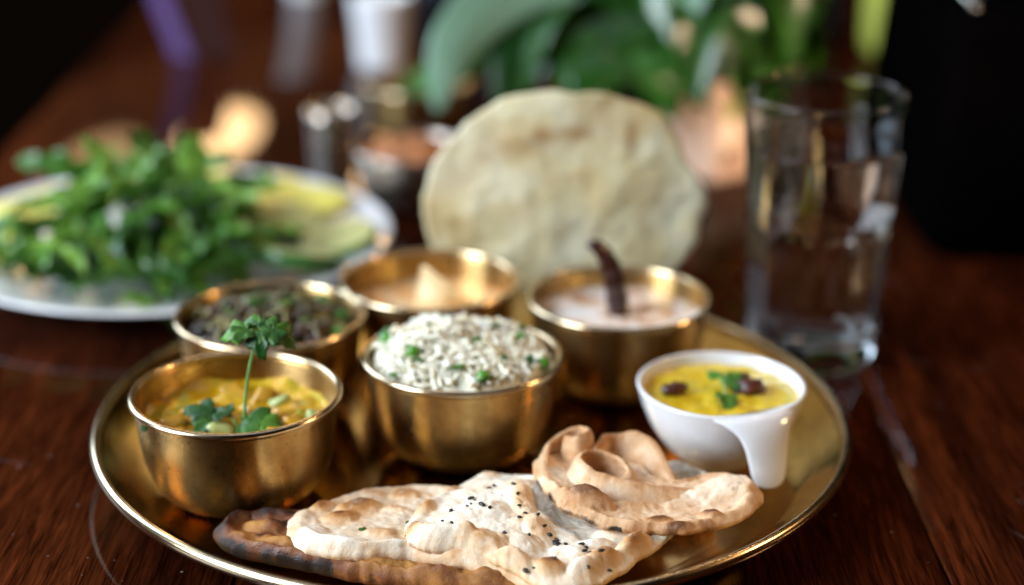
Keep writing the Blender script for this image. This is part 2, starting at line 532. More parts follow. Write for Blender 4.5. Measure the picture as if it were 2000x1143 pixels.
def blade(spine, width, fold=0.25, n=18, m_=6, wave=0.0, seed=0, side=None, shape=1.0):
    """long leaf along a spine; side = direction across"""
    sp = smoothprof([tuple(p) for p in spine], max(3, n // max(1, len(spine) - 1)))
    V, F = [], []
    L = len(sp)
    side = Vector(side) if side is not None else None
    for i, p in enumerate(sp):
        t = i / (L - 1)
        tan = Vector(sp[min(i + 1, L - 1)] - sp[max(i - 1, 0)]).normalized()
        sd = side if side is not None else tan.cross(Vector((0, 0, 1)))
        sd = (sd - tan * sd.dot(tan)).normalized()
        nr = sd.cross(tan).normalized()
        wd = width * (math.sin(PI * min(1, t ** 0.72 * 1.0)) ** 0.8) * shape + 0.0008
        for k in range(-m_, m_ + 1):
            q = k / m_
            off = fold * abs(q) ** 1.3 * wd * 0.5 + wave * wd * math.sin(9 * t + seed + (2 if q > 0 else 0)) * q * q
            V.append(Vector(p) + sd * (q * wd * 0.5) + nr * off)
    c = 2 * m_ + 1
    for i in range(L - 1):
        for k in range(c - 1):
            F.append((i * c + k, i * c + k + 1, (i + 1) * c + k + 1, (i + 1) * c + k))
    return V, F

# --- yellow curry
mt, nt, b = new_mat('yellow_curry_sauce')
v = coords(nt)
f = noise_n(nt, v, 70, 4, 0.6, 0.6)
c = ramp(nt, f, [(0.30, (0.28, 0.10, 0.003)), (0.45, (0.46, 0.24, 0.005)), (0.56, (0.52, 0.34, 0.010)), (0.70, (0.32, 0.32, 0.03))])
f2 = noise_n(nt, v, 46, 4, 0.6, 1.0)
c = mix(nt, maprange(nt, f2, 0.56, 0.64, 0, 0.8), c, (0.32, 0.36, 0.10))
nt.links.new(c, b.inputs['Base Color']); setp(b, rough=0.22, sss=0.1, sss_r=(1, .5, .1), sss_s=0.002)
bump(nt, b, noise_n(nt, v, 260, 4), 0.4, 0.001); M['curry'] = mt
cx, cy = BW['curry']
cur = root('vegetable_curry', 'yellow vegetable curry with golden chunks in the front brass bowl', 'curry', (cx, cy, 0.0378))
def zc(x, y):
    r = math.hypot(x, y)
    return 0.0010 * fbm(x, y, 3.0, 90) + 0.0035 * max(0, fbm(x, y, 9.1, 60, 3)) + (0.0012 if r > 0.039 else 0)
V, F = surface(0.0420, zc); link('sauce', mesh('sauce', V, F, M['curry']), cur)
M['chunk'] = simple('golden_vegetable_chunk', (0.48, 0.25, 0.010), 0.3, 0.25, 120, 0.3, 260, sss=0.1, sss_r=(1, .5, .1), sss_s=0.002)
M['pale_chunk'] = simple('pale_green_vegetable_chunk', (0.38, 0.42, 0.14), 0.3, 0.2, 120, 0.3, 260)
chunks = [(0.022, 0.004, 0.007, 0), (0.027, -0.006, 0.006, 0), (-0.004, 0.026, 0.007, 0), (0.008, 0.022, 0.006, 0), (0.016, 0.018, 0.005, 1), (0.034, 0.001, 0.005, 1),
          (-0.018, 0.004, 0.008, 0), (-0.006, -0.010, 0.007, 1), (-0.026, -0.006, 0.006, 0), (0.002, -0.024, 0.007, 0), (-0.014, -0.022, 0.006, 1), (0.018, -0.016, 0.007, 0), (-0.024, -0.016, 0.006, 0), (0.006, 0.008, 0.006, 0)]
for i, (x, y, s, k) in enumerate(chunks):
    V, F = rbox(s * 2.0, s * 1.5, s * 1.2, s * 0.5, 5)
    V = [tuple(Vector(p) * (1 + 0.45 * noise.noise(Vector(p) * 190 + Vector((i * 5, 0, 0))))) for p in V]
    link('vegetable_chunk', mesh('vegetable_chunk', V, F, M['pale_chunk'] if k else M['chunk']), cur, (x, y, -0.0004), (random.uniform(-.5, .5), random.uniform(-.5, .5), random.uniform(0, 6)))

# coriander sprig standing in the curry
def place_leaf(name, parent, base, direction, size, normal=(0, 0, 1), seed=0, droop=0.35, cup=0.1, mt='herb', ploc=Vector((0, 0, 0)), lobes=5):
    d = Vector(direction).normalized(); nz = Vector(normal); nz = (nz - d * nz.dot(d)).normalized(); sy = nz.cross(d)
    Mx = Matrix((d, sy, nz)).transposed().to_4x4(); Mx.translation = Vector(base) - ploc
    V, F = coriander_leaf(size, droop, cup, seed, lobes)
    o = link(name, mesh(name, xf(V, Mx), F, M[mt]), parent)
    return solid(o, 0.00028)
spb = Vector((-0.0965, -0.0500, 0.0375))
sp = root('coriander_sprig', 'fresh green coriander sprig standing upright in the yellow curry', 'herb', spb)
stem = smoothprof([(0, 0, -0.004), (0.0012, -0.0004, 0.012), (0.0042, -0.0006, 0.030), (0.0088, -0.001, 0.0445)], 8)
V, F = tube(stem, list(np.linspace(0.00085, 0.00062, len(stem))), 10); link('stem', mesh('stem', V, F, M['stem']), sp)
hd = Vector((0.0088, -0.001, 0.0445))
sdn = 0
for dx, ln in (((-0.85, -0.25, 0.30), 0.0060), ((0.10, -0.80, 0.10), 0.0035), ((0.80, -0.30, 0.30), 0.0070), ((-0.25, 0.7, 0.55), 0.0045), ((0.45, 0.35, 0.55), 0.0040)):
    dv = Vector(dx).normalized(); q = hd + dv * ln
    V, F = tube([hd, hd + dv * ln * 0.5 + Vector((0, 0, 0.0006)), q], 0.00038, 6); stk = link('stalk', mesh('stalk', V, F, M['stem']), sp)
    lat = dv.cross(Vector((0, 0, 1))).normalized()
    for a_, sz in ((0.0, 0.0160), (1.0, 0.0125), (-1.0, 0.0125)):
        sdn += 1
        d2 = (dv * 0.8 + lat * a_ + Vector((0, 0, -0.45 + 0.25 * math.sin(sdn * 2.3)))).normalized()
        place_leaf('leaf', stk, spb + q - d2 * 0.0006, d2, sz * random.uniform(0.85, 1.15), (0.15 * math.sin(sdn), -0.5, 0.85), sdn, random.uniform(0.3, 1.0), 0.10, ploc=spb)
sp2b = Vector((-0.0975, -0.055, 0.0398))
sp2 = root('coriander_leaf_cluster', 'broad coriander leaves lying on the yellow curry at the sprig foot', 'herb', sp2b)
for bs, dx, s, nrm, sd, dr in (((0.0005, 0.002, 0.001), (0.8, -0.45, 0.30), 0.0200, (-0.35, -0.35, 0.85), 7, 0.9), ((0.009, -0.001, 0.003), (0.9, -0.1, -0.05), 0.0135, (0.2, -0.3, 0.9), 8, 0.5),
                           ((-0.012, 0.008, 0.003), (-0.85, 0.1, 0.25), 0.0150, (0.2, -0.35, 0.9), 9, 0.5), ((-0.004, 0.006, 0.0045), (-0.9, 0.35, 0.0), 0.0125, (0.1, -0.2, 0.95), 10, 0.3), ((-0.013, 0.004, 0.002), (-0.4, -0.8, 0), 0.012, (-0.1, -0.5, 0.9), 11, 0.6)):
    place_leaf('leaf', sp2, sp2b + Vector(bs), dx, s * 1.35, nrm, sd, dr, 0.05, ploc=sp2b)
V, F = tube([(0, 0.001, -0.002), (-0.004, 0.005, 0.003), (-0.010, 0.007, 0.003)], 0.0006, 8); link('stalk', mesh('stalk', V, F, M['stem']), sp2)

V, F = coriander_leaf(0.0042, 0.3, 0.1, 3, 3)
o = tag(link('herb_fleck', mesh('herb_fleck', V, F, M['herb']), None, (-0.1003 - 0.0355, -0.0424 - 0.0268, 0.0462), (1.45, 0.15, -0.65)), 'tiny dark green herb fleck stuck under the curry bowl rim', 'herb')
solid(o, 0.0003)

# --- rice
cx, cy = BW['rice']
rice = root('rice_heap', 'heap of white rice flecked with green herbs in the middle bowl', 'rice', (cx, cy, 0.049))
def zr(x, y):
    r = math.hypot(x, y) / 0.0415
    h = max(0.0, 1 - r * r) ** 0.75
    d = math.exp(-(((x + 0.015) / 0.020) ** 2 + ((y - 0.004) / 0.022) ** 2))
    return -0.0032 + 0.0115 * h + 0.0055 * d * h + 0.0034 * fbm(x, y, 1.0, 75, 3) * (1 if r < 0.95 else 0.3)
mt, nt, b = new_mat('rice_under_layer'); v = coords(nt)
nt.links.new(ramp(nt, noise_n(nt, v, 240, 4), [(0.35, (0.68, 0.64, 0.48)), (0.65, (0.80, 0.76, 0.62))]), b.inputs['Base Color']); setp(b, rough=0.6)
bump(nt, b, noise_n(nt, v, 500, 3), 0.8, 0.002); M['rice_core'] = mt
V, F = surface(0.0412, lambda x, y: zr(x, y) - 0.0002); link('rice_bed', mesh('rice_bed', V, F, M['rice_core']), rice)
def grain(L, R_, bend):
    n, m_ = 6, 6
    path = [((t - 0.5) * L, bend * L * (1 - (2 * t - 1) ** 2), 0) for t in np.linspace(0, 1, m_)]
    rad = [R_ * x for x in (0.30, 0.86, 1.0, 1.0, 0.82, 0.28)]
    return tube(path, rad, n)
gm = []
for i in range(5):
    V, F = grain(0.0098 + 0.0006 * i, 0.00108 + 0.00005 * (i % 3), (-0.10, 0.05, 0.0, 0.12, -0.05)[i])
    gm.append((V, F, mesh('rice_grain', V, F, M['rice'])))
gs = []
for i in range(980):
    r = 0.0408 * math.sqrt(random.random()); a = random.uniform(0, 2 * PI)
    x, y = r * math.cos(a), r * math.sin(a)
    e = 0.001
    nx, ny = -(zr(x + e, y) - zr(x - e, y)) / (2 * e), -(zr(x, y + e) - zr(x, y - e)) / (2 * e)
    nrm = Vector((nx * 0.6, ny * 0.6, 1)).normalized()
    ang = random.uniform(0, 2 * PI); tilt = random.gauss(0, 0.30)
    t = Vector((math.cos(ang), math.sin(ang), 0)); t = (t - nrm * t.dot(nrm)).normalized()
    t = (t * math.cos(tilt) + nrm * math.sin(tilt)).normalized()
    s_ = nrm.cross(t).normalized(); n2 = t.cross(s_)
    Mx = Matrix((t, s_, n2)).transposed().to_4x4()
    lift = random.uniform(-0.0002, 0.0024)
    z = zr(x, y) + lift
    if r > 0.0375 and abs(tilt) > 0.3: continue
    Mx.translation = Vector((x, y, z))
    if any((Mx @ Vector((q * 0.0052, 0, 0))).xy.length > 0.0405 and (Mx @ Vector((q * 0.0052, 0, 0))).z < 0.0035 for q in (-1, 1)): continue
    # nearer, higher and facing grains show largest
    score = -y * 0.5 + lift * 12 + 0.01 * random.random()
    gs.append((score, i % 5, Mx))
gs.sort(key=lambda q: -q[0])
for sc_, k, Mx in gs[:300]:
    o = link('rice_grain', gm[k][2], rice); o.matrix_local = Mx
rest = merge(*[(xf(gm[k][0], Mx), gm[k][1]) for sc_, k, Mx in gs[300:]])
o = link('loose_rice_grains', mesh('loose_rice_grains', *rest, M['rice']), rice); tag(o, kind='stuff')
for i, (x, y, s) in enumerate([(-0.033, 0.010, 0.009), (0.024, 0.004, 0.0085), (-0.024, -0.014, 0.007), (-0.019, -0.024, 0.0055), (0.001, -0.031, 0.007), (0.012, -0.033, 0.0075), (0.032, -0.016, 0.0065),
                               (-0.030, -0.027, 0.005), (-0.006, 0.012, 0.005), (0.007, -0.006, 0.0045), (0.016, 0.014, 0.0045), (-0.016, 0.002, 0.004), (0.026, 0.018, 0.005), (-0.008, -0.018, 0.004), (0.018, -0.020, 0.004)]):
    V, F = coriander_leaf(s * 1.25, 0.9, 0.25, i, 3)
    o = link('herb_fleck', mesh('herb_fleck', V, F, M['herb']), rice, (x, y, zr(x, y) + 0.0042), (random.uniform(-.5, .3), random.uniform(-.5, .5), random.uniform(0, 6)))
    solid(o, 0.0004)

M['pea'] = simple('green_pea_skin', (0.07, 0.24, 0.015), 0.25, 0.25, 200)
V, F = ellipsoid(0.0033, 0.0031, 0.0030, 14, 9, 0.06, 3); pea = mesh('green_pea', V, F, M['pea'])
for x, y in ((-0.034, 0.004), (0.026, 0.006), (0.036, -0.014), (-0.021, -0.017), (0.010, -0.034)):
    link('green_pea', pea, rice, (x, y, zr(x, y) + 0.0030))

# --- dark shredded dish
cx, cy = BW['shred']
sh = root('shredded_dish', 'dark brown shredded vegetables with chopped herbs in back-left bowl', 'food', (cx, cy, 0.043))
M['shred'] = simple('dark_brown_shreds', (0.055, 0.024, 0.010), 0.28, 0.6, 90)
M['shred_light'] = simple('olive_brown_shreds', (0.17, 0.14, 0.032), 0.3, 0.5, 90)
def zs(x, y):
    r = math.hypot(x, y) / 0.0415
    return -0.003 + 0.012 * max(0, 1 - r * r) + 0.0035 * fbm(x, y, 5, 85, 4)
V, F = surface(0.0416, zs); link('shred_bed', mesh('shred_bed', V, F, M['shred']), sh)
for nm, mt_, cnt in (('brown_shreds', 'shred', 120), ('olive_shreds', 'shred_light', 110)):
    parts = []
    for i in range(cnt):
        r = 0.037 * math.sqrt(random.random()); a = random.uniform(0, 6.28)
        p = Vector((r * math.cos(a), r * math.sin(a), 0)); d = random.uniform(0, 6.28); pts = []
        for k in range(6):
            pts.append(Vector((p.x, p.y, zs(p.x, p.y) + 0.0015 + 0.0035 * math.sin(k * 0.63) * random.uniform(.3, 1.2))))
            d += random.uniform(-.8, .8); p = p + Vector((math.cos(d), math.sin(d), 0)) * 0.0028
            if p.length > 0.039: p *= 0.039 / p.length
        pts = [Vector(q) for q in smoothprof([tuple(q) for q in pts], 3)]
        parts.append(tube(pts, random.uniform(0.0006, 0.0011), 6))
    o = link(nm, mesh(nm, *merge(*parts), M[mt_]), sh); tag(o, kind='stuff')
for i, (x, y, s) in enumerate([(-0.003, 0.012, 0.014), (0.008, 0.016, 0.013), (-0.010, 0.018, 0.012), (0.031, 0.004, 0.012), (0.027, -0.006, 0.010), (-0.02, 0.004, 0.009), (0.002, 0.024, 0.011), (0.016, -0.012, 0.009), (-0.004, -0.002, 0.010), (0.033, -0.012, 0.009), (-0.026, 0.016, 0.011), (0.020, 0.022, 0.012), (0.010, 0.002, 0.011), (-0.016, -0.008, 0.009), (0.024, 0.012, 0.012), (-0.012, 0.028, 0.010)]):
    V, F = coriander_leaf(s, 0.6, 0.2, i + 20)
    o = link('herb_leaf', mesh('herb_leaf', V, F, M['herb']), sh, (x, y, zs(x, y) + 0.005), (random.uniform(-.5, .3), random.uniform(-.5, .5), random.uniform(0, 6)))
    solid(o, 0.0003)

# --- orange soup with a wedge
def mat_soup(name, a, b_, c_, scale=45):
    mt, nt, b = new_mat(name); v = coords(nt)
    f = noise_n(nt, v, scale, 4, 0.55, 1.2)
    nt.links.new(ramp(nt, f, [(0.36, a), (0.5, b_), (0.62, c_)]), b.inputs['Base Color'])
    setp(b, rough=0.20, sss=0.1, sss_r=(1, .6, .3), sss_s=0.002)
    bump(nt, b, noise_n(nt, v, 150, 3), 0.3, 0.001)
    return mt
M['soup'] = mat_soup('orange_soup', (0.74, 0.34, 0.12), (0.86, 0.50, 0.22), (0.90, 0.66, 0.40))
cx, cy = BW['soup']
so = tag(link('orange_soup', mesh('orange_soup', *surface(0.0416, lambda x, y: 0.0008 * fbm(x, y, 2, 60) + 0.0012 * max(0, fbm(x, y, 4, 40, 2)), 24, 80), M['soup']), None, (cx, cy, 0.0362)),
         'pale orange creamy soup filling the bowl behind the rice', 'soup')
M['wedge'] = simple('pale_toasted_wedge', (0.85, 0.60, 0.30), 0.5, 0.12, 90, 0.3, 300)
V = [(-0.005, -0.010, -0.006), (0.034, -0.008, -0.006), (0.0, -0.003, 0.0225), (-0.005, 0.004, -0.006), (0.034, 0.004, -0.006), (0.0, 0.003, 0.0225)]
F = [(0, 1, 2), (5, 4, 3), (0, 3, 4, 1), (1, 4, 5, 2), (2, 5, 3, 0)]
bm = bmesh.new(); vs = [bm.verts.new(p) for p in V]
for f in F: bm.faces.new([vs[i] for i in f])
bmesh.ops.bevel(bm, geom=bm.edges[:], offset=0.0012, segments=3, affect='EDGES')
me = bpy.data.meshes.new('toast_wedge'); bm.to_mesh(me); bm.free(); me.materials.append(M['wedge']); me.shade_smooth()
tag(link('toast_wedge', me, None, (-0.0275, 0.096, 0.0375)), 'pale triangular wedge standing up in the orange soup', 'wedge')

# --- creamy soup with dried chilli
M['cream'] = mat_soup('creamy_soup', (0.50, 0.22, 0.08), (0.76, 0.62, 0.52), (0.84, 0.82, 0.80), 38)
cx, cy = BW['chilli']
tag(link('creamy_soup', mesh('creamy_soup', *surface(0.0424, lambda x, y: 0.0008 * fbm(x, y, 7, 60) + 0.001 * max(0, fbm(x, y, 4, 40, 2)), 24, 80), M['cream']), None, (cx, cy, 0.0405)),
    'white and brown creamy soup in the bowl beneath the papad', 'soup')
M['chilli'] = simple('dried_red_chilli_skin', (0.030, 0.005, 0.004), 0.28, 0.4, 140, 0.4, 220, coat=0.3)
chr_ = root('dried_chilli', 'dark curved dried red chilli standing in the creamy soup', 'chilli', (0.0695, 0.078, 0.030))
pth = smoothprof([(0.001, 0.004, -0.002), (0.0006, 0.003, 0.010), (-0.001, 0.0015, 0.024), (-0.0045, 0.0, 0.037), (-0.0095, -0.001, 0.0455), (-0.0138, -0.002, 0.0475), (-0.0160, -0.002, 0.0470)], 7)
nn = len(pth)
rad = [0.0053 * float(np.interp(i / (nn - 1), [0, .3, .55, .75, .9, 1], [1.0, 1.05, .88, .6, .36, .14])) * (1 + 0.06 * math.sin(i * 1.3)) for i in range(nn)]
V, F = tube(pth, rad, 14); link('pod', mesh('pod', V, F, M['chilli']), chr_)

# ------------------------------------------------------------------ white dessert cup
CX, CY, CZ = 0.1115, -0.0090, 0.0032
cup = root('dessert_cup', 'small white ceramic cup with drooping handle, right side of the plate', 'cup', (CX, CY, CZ))
o_ = smoothprof([(0.0, 0.0010), (0.0095, 0.0010), (0.0115, 0.0), (0.0135, 0.0010), (0.0180, 0.0042), (0.0248, 0.0108), (0.0308, 0.0195), (0.0350, 0.0290), (0.0374, 0.0370), (0.0378, 0.0386)], 5)
i_ = smoothprof([(0.0367, 0.0391), (0.0356, 0.0378), (0.0334, 0.0290), (0.0292, 0.0205), (0.0230, 0.0122), (0.0160, 0.0068), (0.0, 0.0040)], 5)
V, F = lathe(o_ + i_, 112); link('cup_body', mesh('cup_body', V, F, M['ceramic']), cup)
# handle: a tongue that flows out of the rim and hangs down at the front
ha = math.radians(-69)
hx, hy = math.cos(ha), math.sin(ha)
sx_, sy_ = -hy, hx
secs = [(0.0345, 0.0372, 0.0440), (0.0372, 0.0374, 0.0410), (0.0398, 0.0362, 0.0340), (0.0425, 0.0328, 0.0255), (0.0445, 0.0280, 0.0210), (0.0462, 0.0220, 0.0185), (0.0478, 0.0160, 0.0165), (0.0488, 0.0120, 0.0130), (0.0492, 0.0104, 0.0070)]
secs = smoothprof(secs, 4)
V, F = [], []
for i, (r, z, wd) in enumerate(secs):
    a_ = secs[max(0, i - 1)]; b_ = secs[min(len(secs) - 1, i + 1)]
    tr, tz = b_[0] - a_[0], b_[1] - a_[1]; l_ = math.hypot(tr, tz); nr, nz = -tz / l_, tr / l_
    for k in range(20):
        a = 2 * PI * k / 20
        u_ = math.copysign(abs(math.cos(a)) ** 0.75, math.cos(a)) * wd * 0.5
        v_ = math.sin(a) * 0.0015
        rr, zz = r + nr * v_ - (r - math.sqrt(r * r - u_ * u_)), z + nz * v_
        V.append((hx * rr + sx_ * u_, hy * rr + sy_ * u_, zz))
for i in range(len(secs) - 1):
    for k in range(20):
        k2 = (k + 1) % 20
        F.append((i * 20 + k, i * 20 + k2, (i + 1) * 20 + k2, (i + 1) * 20 + k))
F.append(tuple(range(19, -1, -1))); F.append(tuple(range((len(secs) - 1) * 20, len(secs) * 20)))
link('handle', mesh('handle', V, F, M['ceramic']), cup)

mt, nt, b = new_mat('yellow_custard'); v = coords(nt)
c = ramp(nt, noise_n(nt, v, 90, 4, 0.6, 0.5), [(0.35, (0.56, 0.36, 0.010)), (0.55, (0.66, 0.47, 0.02)), (0.72, (0.70, 0.56, 0.10))])
nt.links.new(c, b.inputs['Base Color']); setp(b, rough=0.2, sss=0.15, sss_r=(1, .7, .1), sss_s=0.003, coat=0.3)
bump(nt, b, noise_n(nt, v, 190, 3), 0.45, 0.0012); M['custard'] = mt
cu = tag(link('yellow_custard', mesh('yellow_custard', *surface(0.0353, lambda x, y: 0.0009 * fbm(x, y, 3, 80) + 0.0016 * max(0, fbm(x, y, 8, 120, 2)) * (1 if y < -0.002 else .4), 36, 96), M['custard']), None, (CX, CY, 0.0370)),
         'glossy yellow custard dessert in the white cup', 'dessert')
M['nut'] = simple('dark_brown_dried_fruit', (0.075, 0.018, 0.008), 0.35, 0.5, 150, 0.5, 260)
for x, y, s, rz, lab in ((-0.021, -0.001, 0.0062, 0.3, 'brown dried fruit piece alone on the left of the custard'), (0.0125, 0.0015, 0.0075, -0.2, 'larger brown dried fruit piece nearer the viewer beside the custard leaf'), (0.0100, 0.0105, 0.0055, 0.9, 'brown dried fruit piece farthest back on the custard')):
    V, F = ellipsoid(s, s * 0.6, s * 0.5, 16, 10, 0.35, s * 9000)
    tag(link('dried_fruit', mesh('dried_fruit', V, F, M['nut']), None, (CX + x, CY + y, 0.0396), (0.2, -0.15, rz)), lab, 'dried fruit', 'dried fruit on the custard')
sp3b = Vector((CX + 0.001, CY - 0.004, 0.0388))
sp3 = root('herb_garnish', 'small green herb sprig lying on the yellow custard', 'herb', sp3b)
for bs, dx, s, nrm, sd in (((0.0, -0.003, 0.001), (0.15, -0.9, 0.05), 0.012, (0.2, -0.2, 1), 31), ((0.002, 0.005, 0.002), (0.9, 0.3, 0.35), 0.011, (-0.2, -0.5, .9), 32), ((-0.002, 0.010, 0.003), (-0.4, 0.8, 0.3), 0.0085, (0, -.4, .9), 33), ((0.003, 0.009, 0.003), (0.6, 0.7, 0.4), 0.009, (-.3, -.4, .9), 34)):
    place_leaf('leaf', sp3, sp3b + Vector(bs), dx, s * 1.35, nrm, sd, 0.5, 0.15, ploc=sp3b, lobes=3)
V, F = tube([(0.0, -0.004, 0.001), (0.0005, 0.003, 0.0022), (-0.001, 0.010, 0.0032)], 0.0006, 8); link('stem', mesh('stem', V, F, M['stem']), sp3)

# ------------------------------------------------------------------ breads
def idw(ctrl):
    C = np.array(ctrl, float); C[:, :2] *= 0.001
    def f(x, y):
        d2 = (C[:, 0] - x) ** 2 + (C[:, 1] - y) ** 2 + 1.2e-5
        w_ = 1 / d2 ** 1.5
        return float((w_ * C[:, 2]).sum() / w_.sum())
    return f

def bread_mesh(name, outline, ctrl, thick, bubbles, mt, centre, toast0=0.1, edge_toast=0.3, edge_char=None, rough=0.0012, seed=0, nt_=260, nr=64, wob=0.0012, rim_h=0.0012, edge_s=0.9, toast_fn=None):
    """a puffed flat bread: outline in mm, ctrl = (x,y,z) of its underside, bubbles (x,y,rx,ry,rot,h,toast,char) in mm"""
    cur_ = closedcurve([(x * 0.001, y * 0.001) for x, y in outline], nt_)
    for i in range(nt_):
        p = cur_[i]; dd = p - np.array(centre) * 0.001; l_ = np.linalg.norm(dd)
        cur_[i] = p + dd / l_ * (wob * fbm(p[0], p[1], seed, 110, 3) + 0.0005 * fbm(p[0], p[1], seed + 4, 480, 3))
    zb = idw(ctrl); c0 = np.array(centre) * 0.001
    zb_ = zb
    V, F, T, CH = [], [], [], []
    def prop(x, y, s):
        z = rough * fbm(x, y, seed + 1.5, 95, 4) + rough * 0.35 * fbm(x, y, seed + 3, 330, 3)
        t = toast0 + 0.22 * max(0, fbm(x, y, seed + 7, 48, 3)); ch = 0.0
        for bx, by, rx, ry, ro, h, tb, cb in bubbles:
            dx, dy = x * 1000 - bx, y * 1000 - by
            if abs(dx) > 30 or abs(dy) > 30: continue
            ca, sa = math.cos(ro), math.sin(ro)
            u_, v_ = (dx * ca + dy * sa) / rx, (-dx * sa + dy * ca) / ry
            q = u_ * u_ + v_ * v_
            q *= 1 + 0.25 * fbm(x, y, seed + bx, 160, 2)
            if q < 1:
                k = (1 - q); z += h * 0.001 * math.sqrt(k) * (0.55 + 0.45 * k)
            e = math.exp(-q * 1.5); t += 1.3 * tb * e; ch += cb * math.exp(-q * 2.2)
        if toast_fn: t += toast_fn(x, y)
        if s > 0.8:
            k = (s - 0.8) / 0.2
            t += edge_toast * k * (0.6 + 0.8 * fbm(x, y, seed + 12, 120, 2))
        if edge_char and s > edge_s:
            ch += edge_char(x, y) * (s - edge_s) / (1 - edge_s) * (0.75 + 0.7 * fbm(x, y, seed + 2, 150, 2))
        return z, t, ch
    V.append((c0[0], c0[1], zb(*c0) + thick)); T.append(toast0); CH.append(0)
    ss = 1 - (1 - np.linspace(0, 1, nr + 1)[1:]) ** 1.25
    for s in ss:
        k = max(0, (s - 0.86) / 0.14)
        prof_ = math.sqrt(max(0, 1 - k * k)) if k < 1 else 0
        for i in range(nt_):
            p = c0 + (cur_[i] - c0) * s
            z, t, ch = prop(p[0], p[1], s)
            rim = rim_h * math.exp(-((s - 0.9) / 0.06) ** 2)
            V.append((p[0], p[1], zb(p[0], p[1]) + thick * 0.5 + (thick * 0.5 + z + rim) * prof_ + 0.0004 * fbm(p[0], p[1], seed + 5, 240, 2)))
            T.append(t); CH.append(ch)
    # underside
    bs = [0.985, 0.94, 0.8, 0.5, 0.2]
    for s in bs:
        q = (1 - s)
        for i in range(nt_):
            p = c0 + (cur_[i] - c0) * s
            z, t, ch = prop(p[0], p[1], s)
            V.append((p[0], p[1], zb(p[0], p[1]) + thick * 0.5 * max(0.0, 1 - min(1, q / 0.06)) * 0.5))
            T.append(t + 0.15); CH.append(ch)
    V.append((c0[0], c0[1], zb(*c0))); T.append(toast0); CH.append(0)
    n = nt_
    for k in range(n): F.append((0, 1 + k, 1 + (k + 1) % n))
    for i in range(nr + len(bs) - 1):
        for k in range(n):
            k2 = (k + 1) % n
            F.append((1 + i * n + k, 1 + (i + 1) * n + k, 1 + (i + 1) * n + k2, 1 + i * n + k2))
    l0 = 1 + (nr + len(bs) - 1) * n
    for k in range(n): F.append((l0 + k, len(V) - 1, l0 + (k + 1) % n))
    me = mesh(name, V, F, mt)
    for nm, arr in (('toast', T), ('char', CH)):
        at = me.attributes.new(nm, 'FLOAT', 'POINT'); at.data.foreach_set('value', np.array(arr, dtype=np.float32))
    return me, BVHTree.FromPolygons([Vector(q) for q in V], F)

def petal_mesh(name, path, zlo, zhi, lean, thick, mt, toast0=0.2, seed=0, n=60, m_=12):
    """curled wall of bread: path (x,y mm), bottom and top heights (m), lean outwards (m)"""
    P = np.array(smoothprof([(x * .001, y * .001) for x, y in path], 16)); L = len(P)
    T, CH, V, F = [], [], [], []
    loop = []
    for k in range(m_ + 1): loop.append((k / m_, 1))
    for k in range(m_, -1, -1): loop.append((k / m_, -1))
    for i in range(L):
        t = i / (L - 1)
        tg = P[min(i + 1, L - 1)] - P[max(i - 1, 0)]; tg /= np.linalg.norm(tg); nr_ = np.array([tg[1], -tg[0]])
        zl, zh = np.interp(t, np.linspace(0, 1, len(zlo)), zlo), np.interp(t, np.linspace(0, 1, len(zhi)), zhi)
        ln = np.interp(t, np.linspace(0, 1, len(lean)), lean)
        for h, sd in loop:
            th = thick * (1 - 0.35 * h) * (math.sqrt(max(0.02, 1 - ((h - 0.85) / 0.15) ** 2)) if h > 0.85 else 1)
            bow = ln * h ** 1.6
            q = P[i] + nr_ * (bow + sd * th * 0.5 + 0.0010 * fbm(P[i][0], P[i][1], seed + h * 1.5, 80, 3))
            z = zl + (zh - zl) * h + 0.0008 * fbm(P[i][0], P[i][1], seed + 4, 110, 3) * h
            V.append((q[0], q[1], z)); T.append(toast0 + 0.25 * h ** 6 + 0.25 * fbm(P[i][0], P[i][1], seed + h, 70, 3)); CH.append(0)
    c = len(loop)
    for i in range(L - 1):
        for k in range(c):
            k2 = (k + 1) % c
            F.append((i * c + k, i * c + k2, (i + 1) * c + k2, (i + 1) * c + k))
    F.append(tuple(range(c - 1, -1, -1))); F.append(tuple(range((L - 1) * c, L * c)))
    me = mesh(name, V, F, mt)
    for nm, arr in (('toast', T), ('char', CH)):
        at = me.attributes.new(nm, 'FLOAT', 'POINT'); at.data.foreach_set('value', np.array(arr, dtype=np.float32))
    return me

# charred flat bread at the bottom of the pile
A_out = [(-104, -93), (-99, -83), (-87, -79), (-70, -76), (-45, -77), (0, -86), (24, -100), (36, -122), (20, -136), (-1, -134.5), (-21, -130.5), (-42, -125.5), (-63, -119), (-82, -112), (-97, -104)]
A_b = [(-96, -87, 7, 4, 0.5, 3.5, .6, .75), (-83, -83, 9, 4.5, 0, 3.0, .6, .80), (-84, -93, 9, 5, -.3, 3.0, -.25, 0), (-99, -94, 6, 5, 0, 2, .5, .6), (-74, -107, 11, 4.5, -.4, 3, -.3, 0), (-90, -100, 6, 3.5, -.4, 2, -.1, 0), (-76, -93, 9, 4, .2, 2.5, .6, .70), (-72, -83, 7, 4, 0, 2.0, .5, .7), (-82, -101, 5, 3, -.3, 1.5, .5, .6),
       (-52, -117, 8, 4, -.3, 2.2, .3, .25), (-34, -121, 10, 5, -.2, 2.5, .1, 0), (-12, -128, 10, 4, -.2, 2.5, .3, .2), (10, -130, 8, 4, 0, 2.5, .2, 0)]
